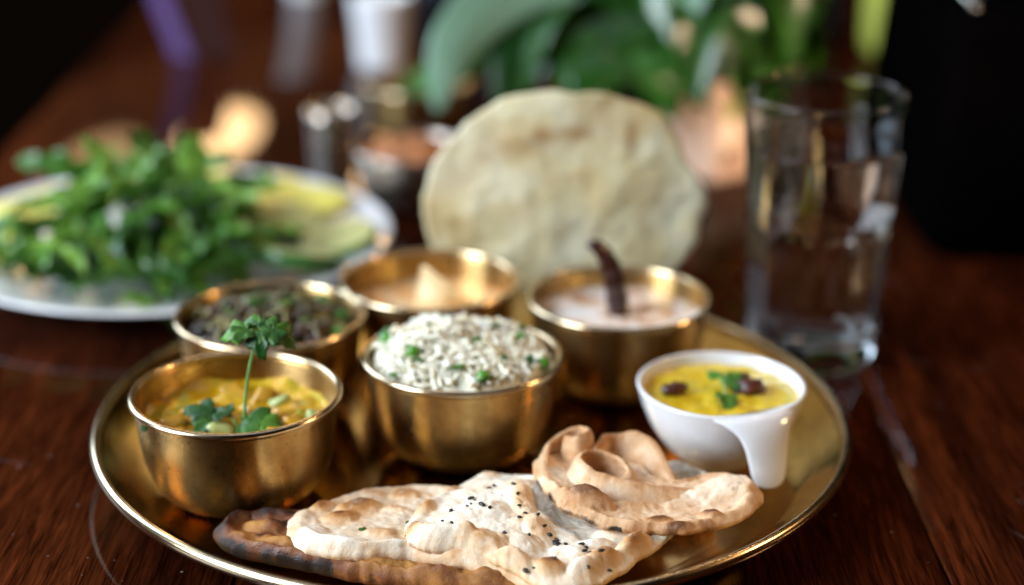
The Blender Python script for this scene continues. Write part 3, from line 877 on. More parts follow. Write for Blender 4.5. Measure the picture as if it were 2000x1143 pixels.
me, bvA = bread_mesh('charred_flatbread', A_out, [(-100, -92, .0052), (-60, -90, .0045), (-40, -100, .0042), (0, -100, .0042), (-20, -128, .0050), (10, -134, .0056), (-70, -114, .0060), (30, -122, .005)], 0.0075, A_b, M['charred'], (-40, -103), 0.35, 0.5,
             lambda x, y: 1.25 if x < -0.052 else 0.35, 0.0012, 11, toast_fn=lambda x, y: -0.25 * min(1, max(0, (x + 0.06) / 0.04)))
charb = tag(link('charred_flatbread', me), 'dark charred flatbread at the bottom of the bread pile, front left', 'bread', 'breads at the front of the thali')
# left naan
B_out = [(-73, -99), (-71, -86), (-60, -74), (-47, -62.5), (-28, -57), (-8, -60), (8, -76), (20, -100), (34, -125), (32, -139), (8, -130.5), (-22, -121), (-46, -121.5), (-63, -117.5), (-71, -108)]
B_b = [(-45, -82, 9.5, 6.5, 0.1, 3.8, .62, .02), (-52, -92.5, 8, 5.5, .3, 3.4, .55, 0), (-27, -68, 7, 5, 0, 2.6, .45, 0), (-35, -106, 7, 4, 0, 1.8, .3, 0), (-61, -82, 5.5, 4.5, .5, 2.4, .4, 0), (-50, -116, 16, 5, -.1, 3.0, -.2, 0), (-62, -108, 8, 6, .6, 2.4, -.2, 0),
       (-24, -117, 12, 4, 0, 2.4, -.1, 0), (0, -124, 12, 4, -.3, 2.6, .1, 0), (18, -131, 9, 4, -.3, 2.6, .15, 0), (-40, -68, 6, 3, .4, 1.2, .2, 0), (-30, -84, 5, 3, 0, 1.2, .2, 0)]
me, bvB = bread_mesh('flat_naan', B_out, [(-72, -100, .0118), (-60, -75, .0095), (-30, -60, .0085), (-30, -90, .0110), (0, -95, .011), (-46, -120, .0125), (0, -126, .0120), (30, -132, .0085), (15, -90, .010)], 0.0062, B_b, M['naan'], (-22, -97), 0.16, 0.16, None, 0.0008, 23)
naanB = root('flat_naan', 'blistered pale naan with toasted bubbles, left in the bread pile', 'bread', (0, 0, 0), 'breads at the front of the thali')
sheetB = link('naan_sheet', me, naanB)
# centre naan, folded triangle with seeds
C_out = [(17, -52), (6, -53), (-7, -65), (-15.5, -81), (-22.5, -97), (-24.5, -114), (-20, -121.5), (0, -126), (18.5, -136.5), (34, -143.5), (48, -142), (60, -134), (71, -121), (85, -105.5), (78, -100), (62, -98), (46, -84), (35, -64), (27, -54)]
C_b = [(-8, -119, 13, 7, -.1, 6.0, -.05, 0), (6, -122, 11, 6.5, -.25, 5.5, .28, 0), (33, -136, 7, 5, -.1, 5.0, .75, .10), (46, -136, 7, 6, .2, 5.0, .05, 0), (54, -129, 8, 5.5, .6, 5.0, .55, 0), (66, -118, 9, 5, .7, 4.5, .45, 0), (22, -121, 9, 6, -.2, 3.5, .1, 0),
       (42, -125, 9, 5, .1, 3.5, .0, 0), (52, -117, 8, 5, .3, 3.5, .05, 0), (20, -133, 8, 4.5, -.4, 3.5, .1, 0), (-18, -93, 5, 6, .6, 2.0, .45, 0), (-9, -72, 5, 5, 0.8, 2.0, .45, 0), (8, -58, 5, 4, 0, 1.5, .2, 0), (-21, -113, 5, 4, 0, 2.8, .5, .05), (9, -98, 14, 8, 0, 2.5, .0, 0),
       (22, -90, 6, 14, .15, 3.5, .35, 0), (29, -112, 6, 9, .5, 3.2, .25, 0), (-4, -104, 10, 4, -.1, 1.6, .05, 0), (60, -105, 9, 5, 0, 3, .1, 0)]
C_ctrl = [(17, -53, .0125), (-8, -66, .0125), (-22, -98, .0165), (-23, -115, .0175), (5, -80, .0180), (22, -80, .0195), (8, -100, .0195), (26, -103, .0190), (44, -95, .0100), (50, -108, .0105), (38, -112, .0140), (60, -110, .0125), (84, -106, .0165), (72, -120, .0135), (34, -142, .0120), (50, -141, .0115), (60, -133, .0125), (15, -125, .0165), (0, -125, .0170), (46, -125, .0135)]
me, bvC = bread_mesh('seeded_naan', C_out, C_ctrl, 0.0060, C_b, M['naan'], (22, -100), 0.04, 0.12, None, 0.0007, 37, 300, 72)
naanC = root('seeded_naan', 'folded white naan sprinkled with black seeds, centre of bread pile', 'bread', (0, 0, 0), 'breads at the front of the thali')
sheetC = link('naan_sheet', me, naanC)
sd_xy = [(10.7, -75.7), (8.6, -78.1), (19.0, -81.7), (20.7, -90.0), (1.5, -88.1), (3.0, -90.8), (-6.3, -100.5), (0.1, -99.4), (1.7, -98.1), (6.1, -100.2), (9.4, -102.0), (21.3, -99.1), (23.6, -103.1), (21.3, -104.9), (28.5, -106.1), (31.0, -111.3), (33.2, -114.7), (34.8, -117.2), (36.0, -115.5), (39.4, -118.4), (36.0, -118.5), (36.1, -122.7), (45.5, -121.3), (47.3, -123.0), (46.6, -126.3), (49.0, -129.2), (-9.2, -115.0), (-3.4, -113.6), (-5.5, -117.5), (7.0, -115.1), (24.9, -119.1), (15.5, -118.0), (23.4, -138.0), (26.7, -137.5), (34.8, -136.0), (47.6, -139.0), (56.0, -135.1), (53.0, -130.8)]
V, F = ellipsoid(0.00135, 0.0008, 0.0006, 8, 5, 0.3, 2); seed_me = mesh('seed', V, F, M['seed'])
for i, (x, y) in enumerate(sd_xy):
    hit = bvC.ray_cast(Vector((x * .001, y * .001, 0.2)), Vector((0, 0, -1)))
    if hit[0] is None: continue
    q = hit[1].to_track_quat('Z', 'Y').to_euler()
    o = link('seed', seed_me, sheetC, hit[0] + hit[1] * 0.0003, q); o.rotation_euler.z += random.uniform(0, 6)
    k = random.uniform(0.6, 1.35); o.scale = (k * random.uniform(.8, 1.3), k, k)
for x, y in [(-24, -97), (-41, -104), (-22, -108), (-17, -103)]:
    hit = bvB.ray_cast(Vector((x * .001, y * .001, 0.2)), Vector((0, 0, -1)))
    if hit[0] is None: continue
    V, F = coriander_leaf(0.004, 0.3, 0.1, int(abs(x)), 3)
    o = link('herb_fleck', mesh('herb_fleck', V, F, M['herb']), sheetB, hit[0] + Vector((0, 0, .0004)), (0, 0, x)); solid(o, 0.0003)
# crisp rolled bread on the right
D_out = [(29, -58), (27, -70), (33.5, -90), (43, -102), (59, -111), (85, -112), (104, -106), (119, -92), (122, -78), (115, -64), (104, -62), (91, -68), (78, -64), (72, -50), (58, -42), (40, -40)]
D_b = [(49, -93.5, 11.5, 7.5, -.35, 7.5, .62, .12), (48, -91, 6.5, 4, -.3, 0, .45, .45), (77, -105, 6, 3, .2, 2.0, .75, .15), (98, -101, 5.5, 3.6, -.2, 3.0, .8, .25), (84, -111, 6, 2.4, .1, 1.6, .5, 0), (96, -108, 5, 2.2, .1, 1.5, .4, 0), (107, -80, 15, 11, .2, 6.0, -.25, 0), (88, -84, 12, 8, .3, 1.5, .0, 0), (69, -92, 10, 5, .2, 1.5, .25, 0), (36, -88, 5, 8, .5, 2.0, -.1, 0), (116, -90, 6, 6, 0, 2, .0, 0)]
D_ctrl = [(28, -62, .0250), (30, -80, .0235), (44, -101, .0225), (60, -110, .0205), (85, -111, .0200), (104, -105, .0200), (120, -88, .0215), (115, -66, .0200), (90, -70, .0190), (60, -80, .0205), (75, -95, .0185), (95, -92, .0185), (45, -60, .0210), (60, -52, .0180)]
me, bvD = bread_mesh('rolled_flatbread', D_out, D_ctrl, 0.0042, D_b, M['roti'], (72, -84), 0.14, 0.40, lambda x, y: 0.9 if x < 0.062 and y < -0.075 else 0.45, 0.0006, 51, 300, 72, edge_s=0.965)
naanD = root('rolled_flatbread', 'tan crisp flatbread with curled rolled folds and scorched front edge', 'bread', (0, 0, 0), 'breads at the front of the thali')
link('bread_sheet', me, naanD)
link('curled_fold', petal_mesh('curled_fold', [(96, -82), (86, -87), (72, -90), (57, -88), (46, -80), (42, -70), (47, -62), (57, -60), (66, -65), (69, -73), (63, -79)], [.0220] * 6, [.0245, .0270, .0295, .0315, .0335, .0350, .0360, .0350, .0335, .0305, .027], [.006, .007, .005, .004, .002], 0.0040, M['roti'], 0.20, 1), naanD)
link('curled_fold', petal_mesh('curled_fold', [(30, -76), (29, -64), (32, -52), (40, -45), (49, -45), (52, -52), (46, -57), (40, -53)], [.0220] * 6, [.0255, .0305, .0345, .0375, .0390, .0380, .036], [.004, .002, .001], 0.0042, M['roti'], 0.28, 2), naanD)
link('curled_fold', petal_mesh('curled_fold', [(52, -54), (58, -47), (66, -46), (74, -51), (80, -60), (83, -72)], [.0200] * 5, [.0320, .0350, .0335, .0350, .033, .028, .0235], [.002, -.001, -.004, -.004], 0.0044, M['roti'], 0.26, 3), naanD)
# small white piece behind it
E_out = [(66, -62), (66, -48), (74, -38), (86, -33), (97, -38), (105, -49), (104, -60), (92, -68), (76, -70)]
me, bvE = bread_mesh('torn_naan_piece', E_out, [(64, -62, .008), (78, -38, .0070), (90, -48, .0085), (92, -62, .009), (78, -55, .0095)], 0.0065, [(89, -47, 10, 8, 0, 6.0, -.05, 0), (77, -45, 7, 6, 0, 3, .05, 0), (76, -54, 4, 3, 0, 1, .6, 0), (84, -56, 3, 2, 0, .8, .6, 0)], M['naan'], (85, -52), 0.08, 0.1, None, 0.0012, 77, 140, 36)
tag(link('torn_naan_piece', me), 'small white naan piece between the rolled flatbread and the cup', 'bread', 'breads at the front of the thali')

# ------------------------------------------------------------------ papad standing behind the bowls
mt, nt, b = new_mat('pale_papad'); v = coords(nt)
n1 = noise_n(nt, v, 24, 4, 0.6, 0.6); n2 = noise_n(nt, v, 120, 4, 0.6)
c = ramp(nt, n1, [(0.30, (0.60, 0.46, 0.22)), (0.45, (0.72, 0.62, 0.36)), (0.62, (0.78, 0.73, 0.52))])
c = mix(nt, math_n(nt, 'MULTIPLY', attr(nt, 'toast'), 1.0), c, (0.40, 0.22, 0.08))
c = mix(nt, maprange(nt, n2, 0.60, 0.70, 0, 0.5), c, (0.66, 0.63, 0.50))
nt.links.new(c, b.inputs['Base Color']); setp(b, rough=0.55, spec=0.3, sss=0.1, sss_r=(1, .8, .5), sss_s=0.003)
bump(nt, b, mix(nt, 0.5, n2, noise_n(nt, v, 62, 3, 0.5)), 0.5, 0.0012); M['papad'] = mt
pap_raw = closedcurve([(0, .0615), (.028, .058), (.047, .050), (.060, .036), (.066, .020), (.0755, .006), (.0765, -.012), (.070, -.034), (.052, -.052), (.027, -.062), (0, -.064), (-.027, -.062), (-.052, -.052), (-.068, -.030), (-.0725, -.006), (-.0690, .014), (-.058, .032), (-.042, .048), (-.024, .058)], 180)
pap_out = np.array([p * (1 + 0.022 * fbm(p[0], p[1], 1, 70, 4)) for p in pap_raw])
V, F, T = [], [], []
NR = 46
spots = [(-.026, .030, .014, .007, .55), (-.010, .037, .006, .0045, .85), (.008, .038, .009, .004, .85), (.036, .036, .0035, .009, .9), (-.040, .022, .005, .004, .4), (.020, -.02, .012, .006, .3), (-.02, -.01, .01, .012, .25), (-.052, .008, .006, .005, .25), (.005, .012, .006, .004, .3), (-.055, -.016, .006, .005, .3), (.045, -.010, .006, .02, .25), (.025, .025, .005, .004, .2)]
for sd in (1, -1):
    for i in range(NR + 1):
        s = i / NR
        for k in range(180):
            x, y = pap_out[k] * s
            z = 0.0018 * fbm(x, y, 2, 30, 3) + 0.0006 * abs(fbm(x, y, 5, 75, 3)) + 0.003 * math.sin(x * 55 + 1) * s * s + sd * 0.00035 * (1 if i < NR else 0)
            V.append((x, y, z))
            T.append(min(1, sum(a_ * math.exp(-((x - sx) / rx) ** 2 - ((y - sy) / ry) ** 2) for sx, sy, rx, ry, a_ in spots) + 0.15 * (s > .96)))
for q in range(2):
    o0 = q * (NR + 1) * 180
    for i in range(NR):
        for k in range(180):
            k2 = (k + 1) % 180
            f = (o0 + i * 180 + k, o0 + (i + 1) * 180 + k, o0 + (i + 1) * 180 + k2, o0 + i * 180 + k2)
            F.append(f if q == 0 else f[::-1])
tilt = math.radians(97)
Mx = Matrix.Translation((0.0425, 0.1575, 0.0755)) @ Matrix.Rotation(tilt, 4, 'X')
me = mesh('papad', V, F, M['papad'])
at = me.attributes.new('toast', 'FLOAT', 'POINT'); at.data.foreach_set('value', np.array(T, dtype=np.float32))
bm = bmesh.new(); bm.from_mesh(me); bmesh.ops.remove_doubles(bm, verts=bm.verts, dist=1e-6); bm.to_mesh(me); bm.free()
pap = link('papad', me); pap.matrix_world = Mx
tag(pap, 'big round pale papad standing upright behind the brass bowls', 'papad')

# ------------------------------------------------------------------ water glass
mt, nt, b = new_mat('clear_glass'); setp(b, color=(0.97, 0.98, 0.98), rough=0.0, trans=1.0, ior=1.48); M['glass'] = mt
mt, nt, b = new_mat('drinking_water'); setp(b, color=(0.99, 1.0, 1.0), rough=0.0, trans=1.0, ior=1.33); M['water'] = mt
GX, GY, GH = 0.1745, 0.1285, 0.1412
gl = root('water_glass', 'tall clear faceted tumbler of water standing right of the plate', 'glass', (GX, GY, 0.0003))
V, F = [], []
NT = 144; NF = 9
def glass_out(z, a):
    r = 0.0325 + (0.0410 - 0.0325) * (z / GH)
    # flat facets on the lower half, with arched tops
    seg = 2 * PI / NF; q = ((a + seg / 2) % seg) - seg / 2
    ztop = 0.078 - 0.010 * (q / (seg / 2)) ** 2
    k = min(1, max(0, (ztop - z) / 0.006)); k = k * k * (3 - 2 * k)
    kb = min(1, max(0, (z - 0.006) / 0.006))
    flat = r * math.cos(seg / 2) / math.cos(q) * 1.012
    r2 = r + (flat - r) * k * kb
    if z < 0.004: r2 -= 0.0025 * (1 - z / 0.004) ** 2
    return r2
zs_o = [0.0] + list(np.linspace(0.0012, 0.012, 8)) + list(np.linspace(0.016, 0.064, 13)) + list(np.linspace(0.066, 0.082, 14)) + list(np.linspace(0.088, 0.1390, 14))
rings = [[(0, 0, 0.0025)], [(0.02 * math.cos(2 * PI * k / NT), 0.02 * math.sin(2 * PI * k / NT), 0.0020) for k in range(NT)]]
for z in zs_o: rings.append([(glass_out(z, 2 * PI * k / NT) * math.cos(2 * PI * k / NT), glass_out(z, 2 * PI * k / NT) * math.sin(2 * PI * k / NT), z) for k in range(NT)])
def gin(z): return float(np.interp(z, [0.014, 0.03, 0.066, 0.074, 0.082, GH], [0.0242, 0.0262, 0.0304, 0.0330, 0.0348, 0.0391]))
tp = [(0.0399 + 0.0012 * math.cos(q), 0.1398 + 0.0014 * math.sin(q)) for q in np.linspace(0.25, PI - 0.25, 11)]
for r, z in tp: rings.append([(r * math.cos(2 * PI * k / NT), r * math.sin(2 * PI * k / NT), z) for k in range(NT)])
zi = list(np.linspace(0.1388, 0.024, 28)) + [0.020, 0.017, 0.0152]
for z in zi:
    r = gin(z) * (1 - 0.10 * max(0, (0.022 - z) / 0.008) ** 2)
    rings.append([(r * math.cos(2 * PI * k / NT), r * math.sin(2 * PI * k / NT), z) for k in range(NT)])
rings.append([(0.018 * math.cos(2 * PI * k / NT), 0.018 * math.sin(2 * PI * k / NT), 0.0142) for k in range(NT)]); rings.append([(0, 0, 0.0140)])
def stitch(rings):
    V, F, idx = [], [], []
    for r in rings: idx.append(list(range(len(V), len(V) + len(r)))); V += r
    for A, B in zip(idx[:-1], idx[1:]):
        n = max(len(A), len(B))
        for k in range(n):
            k2 = (k + 1) % n
            if len(A) == 1: F.append((A[0], B[k2], B[k]))
            elif len(B) == 1: F.append((A[k], A[k2], B[0]))
            else: F.append((A[k], A[k2], B[k2], B[k]))
    return V, F
V, F = stitch(rings); link('tumbler', mesh('tumbler', V, F, M['glass']), gl)
ZW = 0.1170
rr = [[(0, 0, 0.0138)], [(0.0182 * math.cos(2 * PI * k / NT), 0.0182 * math.sin(2 * PI * k / NT), 0.0140) for k in range(NT)]]
for z in [0.0150, 0.017, 0.020] + list(np.linspace(0.024, ZW, 22)):
    r = gin(z) * (1 - 0.10 * max(0, (0.022 - z) / 0.008) ** 2) + 0.00012
    rr.append([(r * math.cos(2 * PI * k / NT), r * math.sin(2 * PI * k / NT), z) for k in range(NT)])
for r, z in ((gin(ZW) - 0.0012, ZW - 0.0008), (gin(ZW) - 0.003, ZW - 0.0011)): rr.append([(r * math.cos(2 * PI * k / NT), r * math.sin(2 * PI * k / NT), z) for k in range(NT)])
rr.append([(0, 0, ZW - 0.0011)])
V, F = stitch(rr)
link('water', mesh('water', V, F, M['water']), gl)

# ------------------------------------------------------------------ salad plate
SX, SY = -0.188, 0.260
sal = root('salad_plate', 'round white plate of green salad at the left', 'plate', (SX, SY, 0))
pr = smoothprof([(0.0, 0.0022), (0.062, 0.0022), (0.068, 0.0), (0.072, 0.002), (0.088, 0.0065), (0.112, 0.0130), (0.131, 0.0178), (0.1338, 0.0190)], 5) + smoothprof([(0.1335, 0.0205), (0.130, 0.0202), (0.110, 0.0158), (0.092, 0.0105), (0.078, 0.0072), (0.05, 0.0062), (0.0, 0.0062)], 5)
V, F = lathe(pr, 128); link('plate_dish', mesh('plate_dish', V, F, M['ceramic']), sal)
M['salad'] = mat_leaf('salad_leaf', (0.045, 0.16, 0.012), (0.28, 0.49, 0.075), 0.40, trans=0.3, scale=60)
M['salad_dark'] = mat_leaf('dark_salad_leaf', (0.018, 0.075, 0.008), (0.10, 0.26, 0.03), 0.30, trans=0.2, scale=60)
heap = root('salad_heap', 'heap of ruffled green salad leaves on the white plate', 'salad', (SX - 0.014, SY - 0.018, 0.008))
def salad_leaf(L, wd, seed):
    R_ = random.Random(seed)
    nu, nv = 16, 10
    V, F = [], []
    cu_ = R_.uniform(0.5, 1.6); ph = R_.uniform(0, 6)
    for i in range(nu + 1):
        t = i / nu
        a = cu_ * t
        px, pz = (math.sin(a) / cu_) * L, (1 - math.cos(a)) / cu_ * L * -1
        wv = wd * (0.25 + 0.75 * math.sin(PI * min(1, 0.12 + t * 0.86)) ** 0.8) * (1 + 0.22 * math.sin(t * 17 + ph))
        for k in range(-nv, nv + 1):
            q = k / nv
            V.append((px, q * wv * 0.5, pz + 0.22 * wv * q * q + 0.16 * wd * abs(q) ** 1.5 * math.sin(t * 20 + ph + (1.7 if q > 0 else 0))))
    c = 2 * nv + 1
    for i in range(nu):
        for k in range(c - 1): F.append((i * c + k, i * c + k + 1, (i + 1) * c + k + 1, (i + 1) * c + k))
    return V, F
lm = [mesh('leaf', *salad_leaf(0.050 + 0.006 * (i % 4), 0.021 + 0.004 * (i % 3), i), M['salad'] if i % 2 else M['salad_dark']) for i in range(9)]
def hz(x, y):
    return 0.055 * math.exp(-(((x + 0.006) / 0.040) ** 2 + ((y - 0.004) / 0.055) ** 2)) + 0.030 * math.exp(-(((x - 0.045) / 0.028) ** 2 + ((y + 0.020) / 0.05) ** 2)) + 0.018 * math.exp(-((x / 0.075) ** 2 + (y / 0.08) ** 2))
cnt = 0
for i in range(165):
    a = random.uniform(0, 6.28); r = 0.076 * math.sqrt(random.random())
    x, y = r * math.cos(a) * 1.0, r * math.sin(a) * 0.95
    if hz(x, y) < 0.012 and random.random() < 0.75: continue
    if x > 0.052 and y > -0.06: continue
    if x < -0.042 and y > -0.035: continue
    lev = random.uniform(0.35, 1.0)
    z = max(0.016, hz(x, y) * lev)
    yaw = math.atan2(y, x) + random.gauss(0, 0.9)
    if math.hypot(x - 0.020 + 0.04 * math.cos(yaw), y - 0.018 + 0.04 * math.sin(yaw)) > 0.108 or (x + 0.03 * math.cos(yaw) < -0.052 and y > -0.045): continue
    o = link('leaf', lm[i % 9], heap, (x, y, z))
    o.rotation_euler = Euler((random.gauss(0, 0.5), random.gauss(-0.35, 0.5), yaw), 'XYZ')
    k = random.uniform(0.45, 0.85); o.scale = (k, k, k)
for i, (x, y, z, yaw, pit, k) in enumerate([(-0.004, 0.0, 0.038, 1.6, -1.15, 0.55), (0.006, 0.004, 0.038, 0.6, -1.0, 0.55), (-0.012, 0.002, 0.038, 2.6, -0.9, 0.7), (0.045, -0.025, 0.030, 0.4, -0.8, 0.8), (0.030, -0.015, 0.045, -0.6, -0.2, 1.1), (-0.030, -0.020, 0.035, 3.4, -0.6, 0.9), (0.0, -0.04, 0.03, -1.6, -0.4, 1.0)]):
    o = link('leaf', lm[(i * 2 + 1) % 9], heap, (x, y, z)); o.rotation_euler = Euler((0.2 * i - 0.5, pit, yaw), 'XYZ'); o.scale = (k, k, k)

for i in range(80):
    x, y = random.uniform(-0.066, 0.062), random.uniform(-0.104, -0.030)
    if math.hypot(x - 0.014, y - 0.018) > 0.122: continue
    o = link('leaf', lm[(i * 4 + 2) % 9], heap, (x, y, random.uniform(0.016, 0.032)))
    k = random.uniform(0.42, 0.66); o.scale = (k, k, k)
    o.rotation_euler = Euler((random.gauss(0, 0.6), random.gauss(-0.45, 0.3), random.choice((0.4, 2.7, 1.5)) + random.gauss(0, 0.5)), 'XYZ')

# sliced vegetables around the salad
def mat_slice(name, flesh, skin):
    mt, nt, b = new_mat(name); v = coords(nt)
    gr = nt.nodes.new('ShaderNodeVectorMath'); gr.operation = 'LENGTH'
    mp = nt.nodes.new('ShaderNodeMapping'); mp.inputs['Scale'].default_value = (1, 1, 0); nt.links.new(v, mp.inputs['Vector'])
    nt.links.new(mp.outputs['Vector'], gr.inputs[0])
    c = ramp(nt, noise_n(nt, v, 150, 3), [(0.35, tuple(x * 0.8 for x in flesh)), (0.65, flesh)])
    c = mix(nt, maprange(nt, gr.outputs['Value'], 0.0205, 0.0222, 0, 1), c, skin)
    nt.links.new(c, b.inputs['Base Color']); setp(b, rough=0.25, sss=0.15, sss_r=(.8, 1, .4), sss_s=0.004)
    return mt
M['cucumber'] = mat_slice('cucumber_slice', (0.58, 0.60, 0.26), (0.03, 0.13, 0.02))
M['yellow'] = simple('pale_yellow_slice', (0.76, 0.68, 0.14), 0.35, 0.15, 70, 0.2, 200)
V, F = lathe(smoothprof([(0.0, 0.003), (0.015, 0.0031), (0.021, 0.0028)], 4) + smoothprof([(0.0226, 0.002), (0.0230, 0.0), (0.0226, -0.002)], 3) + [(0.021, -0.0028), (0.0, -0.003)], 48)
cuc = mesh('cucumber_slice', V, F, M['cucumber'])
for (x, y, z, rx, ry, s, lab) in ((-0.104, 0.205, 0.0235, -0.30, 0.12, 1.12, 'cucumber slice with dark green skin nearest the brass bowls'),
                         (-0.084, 0.246, 0.0200, 0.10, -0.18, 1.05, 'cucumber slice lying closest to the right rim of the white plate'),
                         (-0.120, 0.283, 0.0190, 0.10, 0.10, 1.0, 'cucumber slice behind the other two on the white plate')):
    o = link('cucumber_slice', cuc, None, (x, y, z), (rx, ry, 0)); o.scale = (s, s, 1.6); tag(o, lab, 'cucumber slice', 'cucumber slices on the salad plate')
V, F = [], []
yo = closedcurve([(0.036, 0), (0.026, 0.016), (0, 0.021), (-0.028, 0.014), (-0.036, -0.004), (-0.02, -0.016), (0.012, -0.018)], 48)
for zz, s in ((0.002, 0.0), (0.0024, 0.6), (0.0016, 0.97), (0, 1.0), (-0.0016, 0.97), (-0.0024, 0.6), (-0.002, 0.0)):
    for k in range(48): V.append((yo[k][0] * s, yo[k][1] * s, zz + 0.004 * (yo[k][0] * s / 0.036) ** 2))
for i in range(6):
    for k in range(48): F.append((i * 48 + k, i * 48 + (k + 1) % 48, (i + 1) * 48 + (k + 1) % 48, (i + 1) * 48 + k))
ysl = mesh('yellow_slice', V, F, M['yellow'])
for x, y, rz, rx, lab in ((-0.150, 0.338, 0.1, 0.28, 'yellow slice at the back rim of the white plate, right of salad'), (-0.185, 0.352, 0.05, 0.25, 'yellow slice at the back rim of the white plate, directly behind salad'), (-0.272, 0.300, 1.0, 0.20, 'yellow slice at the far left rim of the white plate'),
                     (-0.276, 0.235, 1.5, 0.10, 'yellow slice at the left of the salad leaves'), (-0.140, 0.305, -0.4, 0.12, 'yellow slice between the salad heap and the cucumber'),
                     (-0.118, 0.322, -0.3, 0.25, 'yellow slice at the back right rim of the white plate'), (-0.292, 0.270, 1.3, 0.15, 'yellow slice over the leftmost rim of the white plate'), (-0.225, 0.352, -0.1, 0.3, 'yellow slice at the back left rim of the white plate')):
    tag(link('yellow_slice', ysl, None, (x, y, 0.019), (rx, 0, rz)), lab, 'slice', 'yellow slices on the salad plate')
M['carrot'] = simple('orange_carrot', (0.62, 0.27, 0.03), 0.4, 0.2, 100)
M['onion'] = simple('pale_pink_onion', (0.66, 0.52, 0.46), 0.35, 0.15, 100)
for x, y, z, mt_, lab in ((-0.243, 0.178, 0.026, 'carrot', 'orange carrot bit at the left front of the salad'), (-0.160, 0.196, 0.030, 'carrot', 'orange carrot bit under the curled leaf at the salad right'), (-0.175, 0.225, 0.042, 'carrot', 'orange carrot bit high among the salad leaves'),
                  (-0.238, 0.196, 0.036, 'onion', 'pale onion piece at the upper left front of the salad'), (-0.222, 0.182, 0.032, 'onion', 'pale onion piece low at the salad front'), (-0.158, 0.190, 0.022, 'onion', 'pale onion piece beneath the curled leaf')):
    V, F = ellipsoid(0.0095, 0.006, 0.0045, 12, 8, 0.3, x * 100)
    tag(link('carrot_bit' if mt_ == 'carrot' else 'onion_piece', mesh('salad_bit', V, F, M[mt_]), None, (x, y, z), (0.3, 0.2, x * 30)), lab, 'carrot' if mt_ == 'carrot' else 'onion', 'bits in the salad')

# ------------------------------------------------------------------ things farther back
M['brown_food'] = simple('brown_curry', (0.36, 0.13, 0.045), 0.35, 0.4, 70, 0.5, 150)
bowl('steel_bowl', 'small steel bowl of brown food behind the salad plate', -0.047, 0.372, M['steel'], M['steel'], None, 0.86, 0.0004)
tag(link('brown_curry', mesh('brown_curry', *surface(0.0360, lambda x, y: 0.012 * max(0, 1 - (math.hypot(x, y) / 0.036) ** 2) + 0.003 * fbm(x, y, 3, 80), 24, 64), M['brown_food']), None, (-0.047, 0.372, 0.0350)), 'brown curry heaped in the small steel bowl', 'curry')
tm = root('steel_tumbler', 'small steel tumbler left of the steel bowl', 'tumbler', (-0.107, 0.44, 0.0003))
V, F = lathe(smoothprof([(0.0, 0.0), (0.0125, 0.0), (0.0138, 0.002), (0.0150, 0.025), (0.0165, 0.048)], 5) + [(0.0156, 0.048), (0.0140, 0.020), (0.012, 0.003), (0.0, 0.003)], 64); link('tumbler_wall', mesh('tumbler_wall', V, F, M['steel']), tm)
V, F = torus(0.0163, 0.0011, 0.0485, 64, 10); link('tumbler_rim', mesh('tumbler_rim', V, F, M['brass_rim']), tm)
bowl('brass_bowl', 'brass bowl farther back, behind the steel bowl and tumbler', -0.052, 0.535, M['brass'], M['brass_rim'], None, 0.92, 0.0004)
tag(link('amber_curry', mesh('amber_curry', *surface(0.0375, lambda x, y: 0.004 * fbm(x, y, 6, 70), 20, 64), M['brown_food']), None, (-0.052, 0.535, 0.0340)), 'brown curry in the brass bowl farther back', 'curry')
gb = Vector((-0.052, 0.53, 0.038))
gar = root('leaf_garnish', 'green herb leaves topping the brass bowl farther back', 'herb', gb)
for i, (dx, s) in enumerate((((-0.8, -0.4, 0.3), 0.030), ((0.5, -0.7, 0.4), 0.028), ((0.1, 0.3, 0.8), 0.030), ((-0.3, -0.8, 0.2), 0.026))):
    place_leaf('leaf', gar, gb, dx, s, (0, -0.5, 0.8), 40 + i, 0.4, 0.2, ploc=gb)
# white votive cups
for nm, x, y, s, lab in (('white_beaker', -0.0965, 0.775, 1.0, 'tall white ceramic beaker on the far part of the table'), ('white_beaker', -0.195, 1.085, 0.9, 'white beaker at the farthest end of the table, top edge of view')):
    V, F = lathe([(a * s, z * s) for a, z in smoothprof([(0.0, 0.0), (0.0185, 0.0), (0.0205, 0.002), (0.0225, 0.03), (0.0265, 0.061)], 5) + [(0.0250, 0.062), (0.0236, 0.059), (0.0200, 0.02), (0.017, 0.005), (0.0, 0.005)]], 64)
    r_ = root(nm, lab, 'beaker', (x, y, 0.0003), 'white beakers on the far part of the table')
    link('beaker_wall', mesh('beaker_wall', V, F, M['ceramic']), r_)
    V, F = torus(0.0258 * s, 0.0009, 0.0615 * s, 64, 8); link('beaker_rim', mesh('beaker_rim', V, F, M['ceramic']), r_)
# dark soft shapes far behind
def pouch(name, label, cat, loc, dims, color, rz=0, rough=0.6, bev=0.012, flap=True):
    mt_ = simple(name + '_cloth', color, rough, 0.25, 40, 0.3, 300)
    r_ = root(name, label, cat, loc)
    V, F = rbox(*dims, bev, 5)
    V = [(x * (1 - 0.12 * (z / dims[2] + .5)), y * (1 - 0.25 * (z / dims[2] + .5)), z + dims[2] / 2 + 0.0004) for x, y, z in V]
    Rz = Matrix.Rotation(rz, 4, 'Z')
    link('pouch_body', mesh('pouch_body', xf(V, Rz), F, mt_), r_)
    if flap:
        V, F = rbox(dims[0] * 0.93, 0.004, dims[2] * 0.45, 0.0015, 2)
        V = [(x, y - dims[1] * 0.47, z + dims[2] * 0.76) for x, y, z in V]
        link('flap', mesh('flap', xf(V, Rz), F, mt_), r_)
    return r_
pouch('navy_pouch', 'dark navy upright shape behind the plant and white beaker', 'pouch', (-0.015, 0.83, 0), (0.115, 0.05, 0.13), (0.004, 0.007, 0.018))
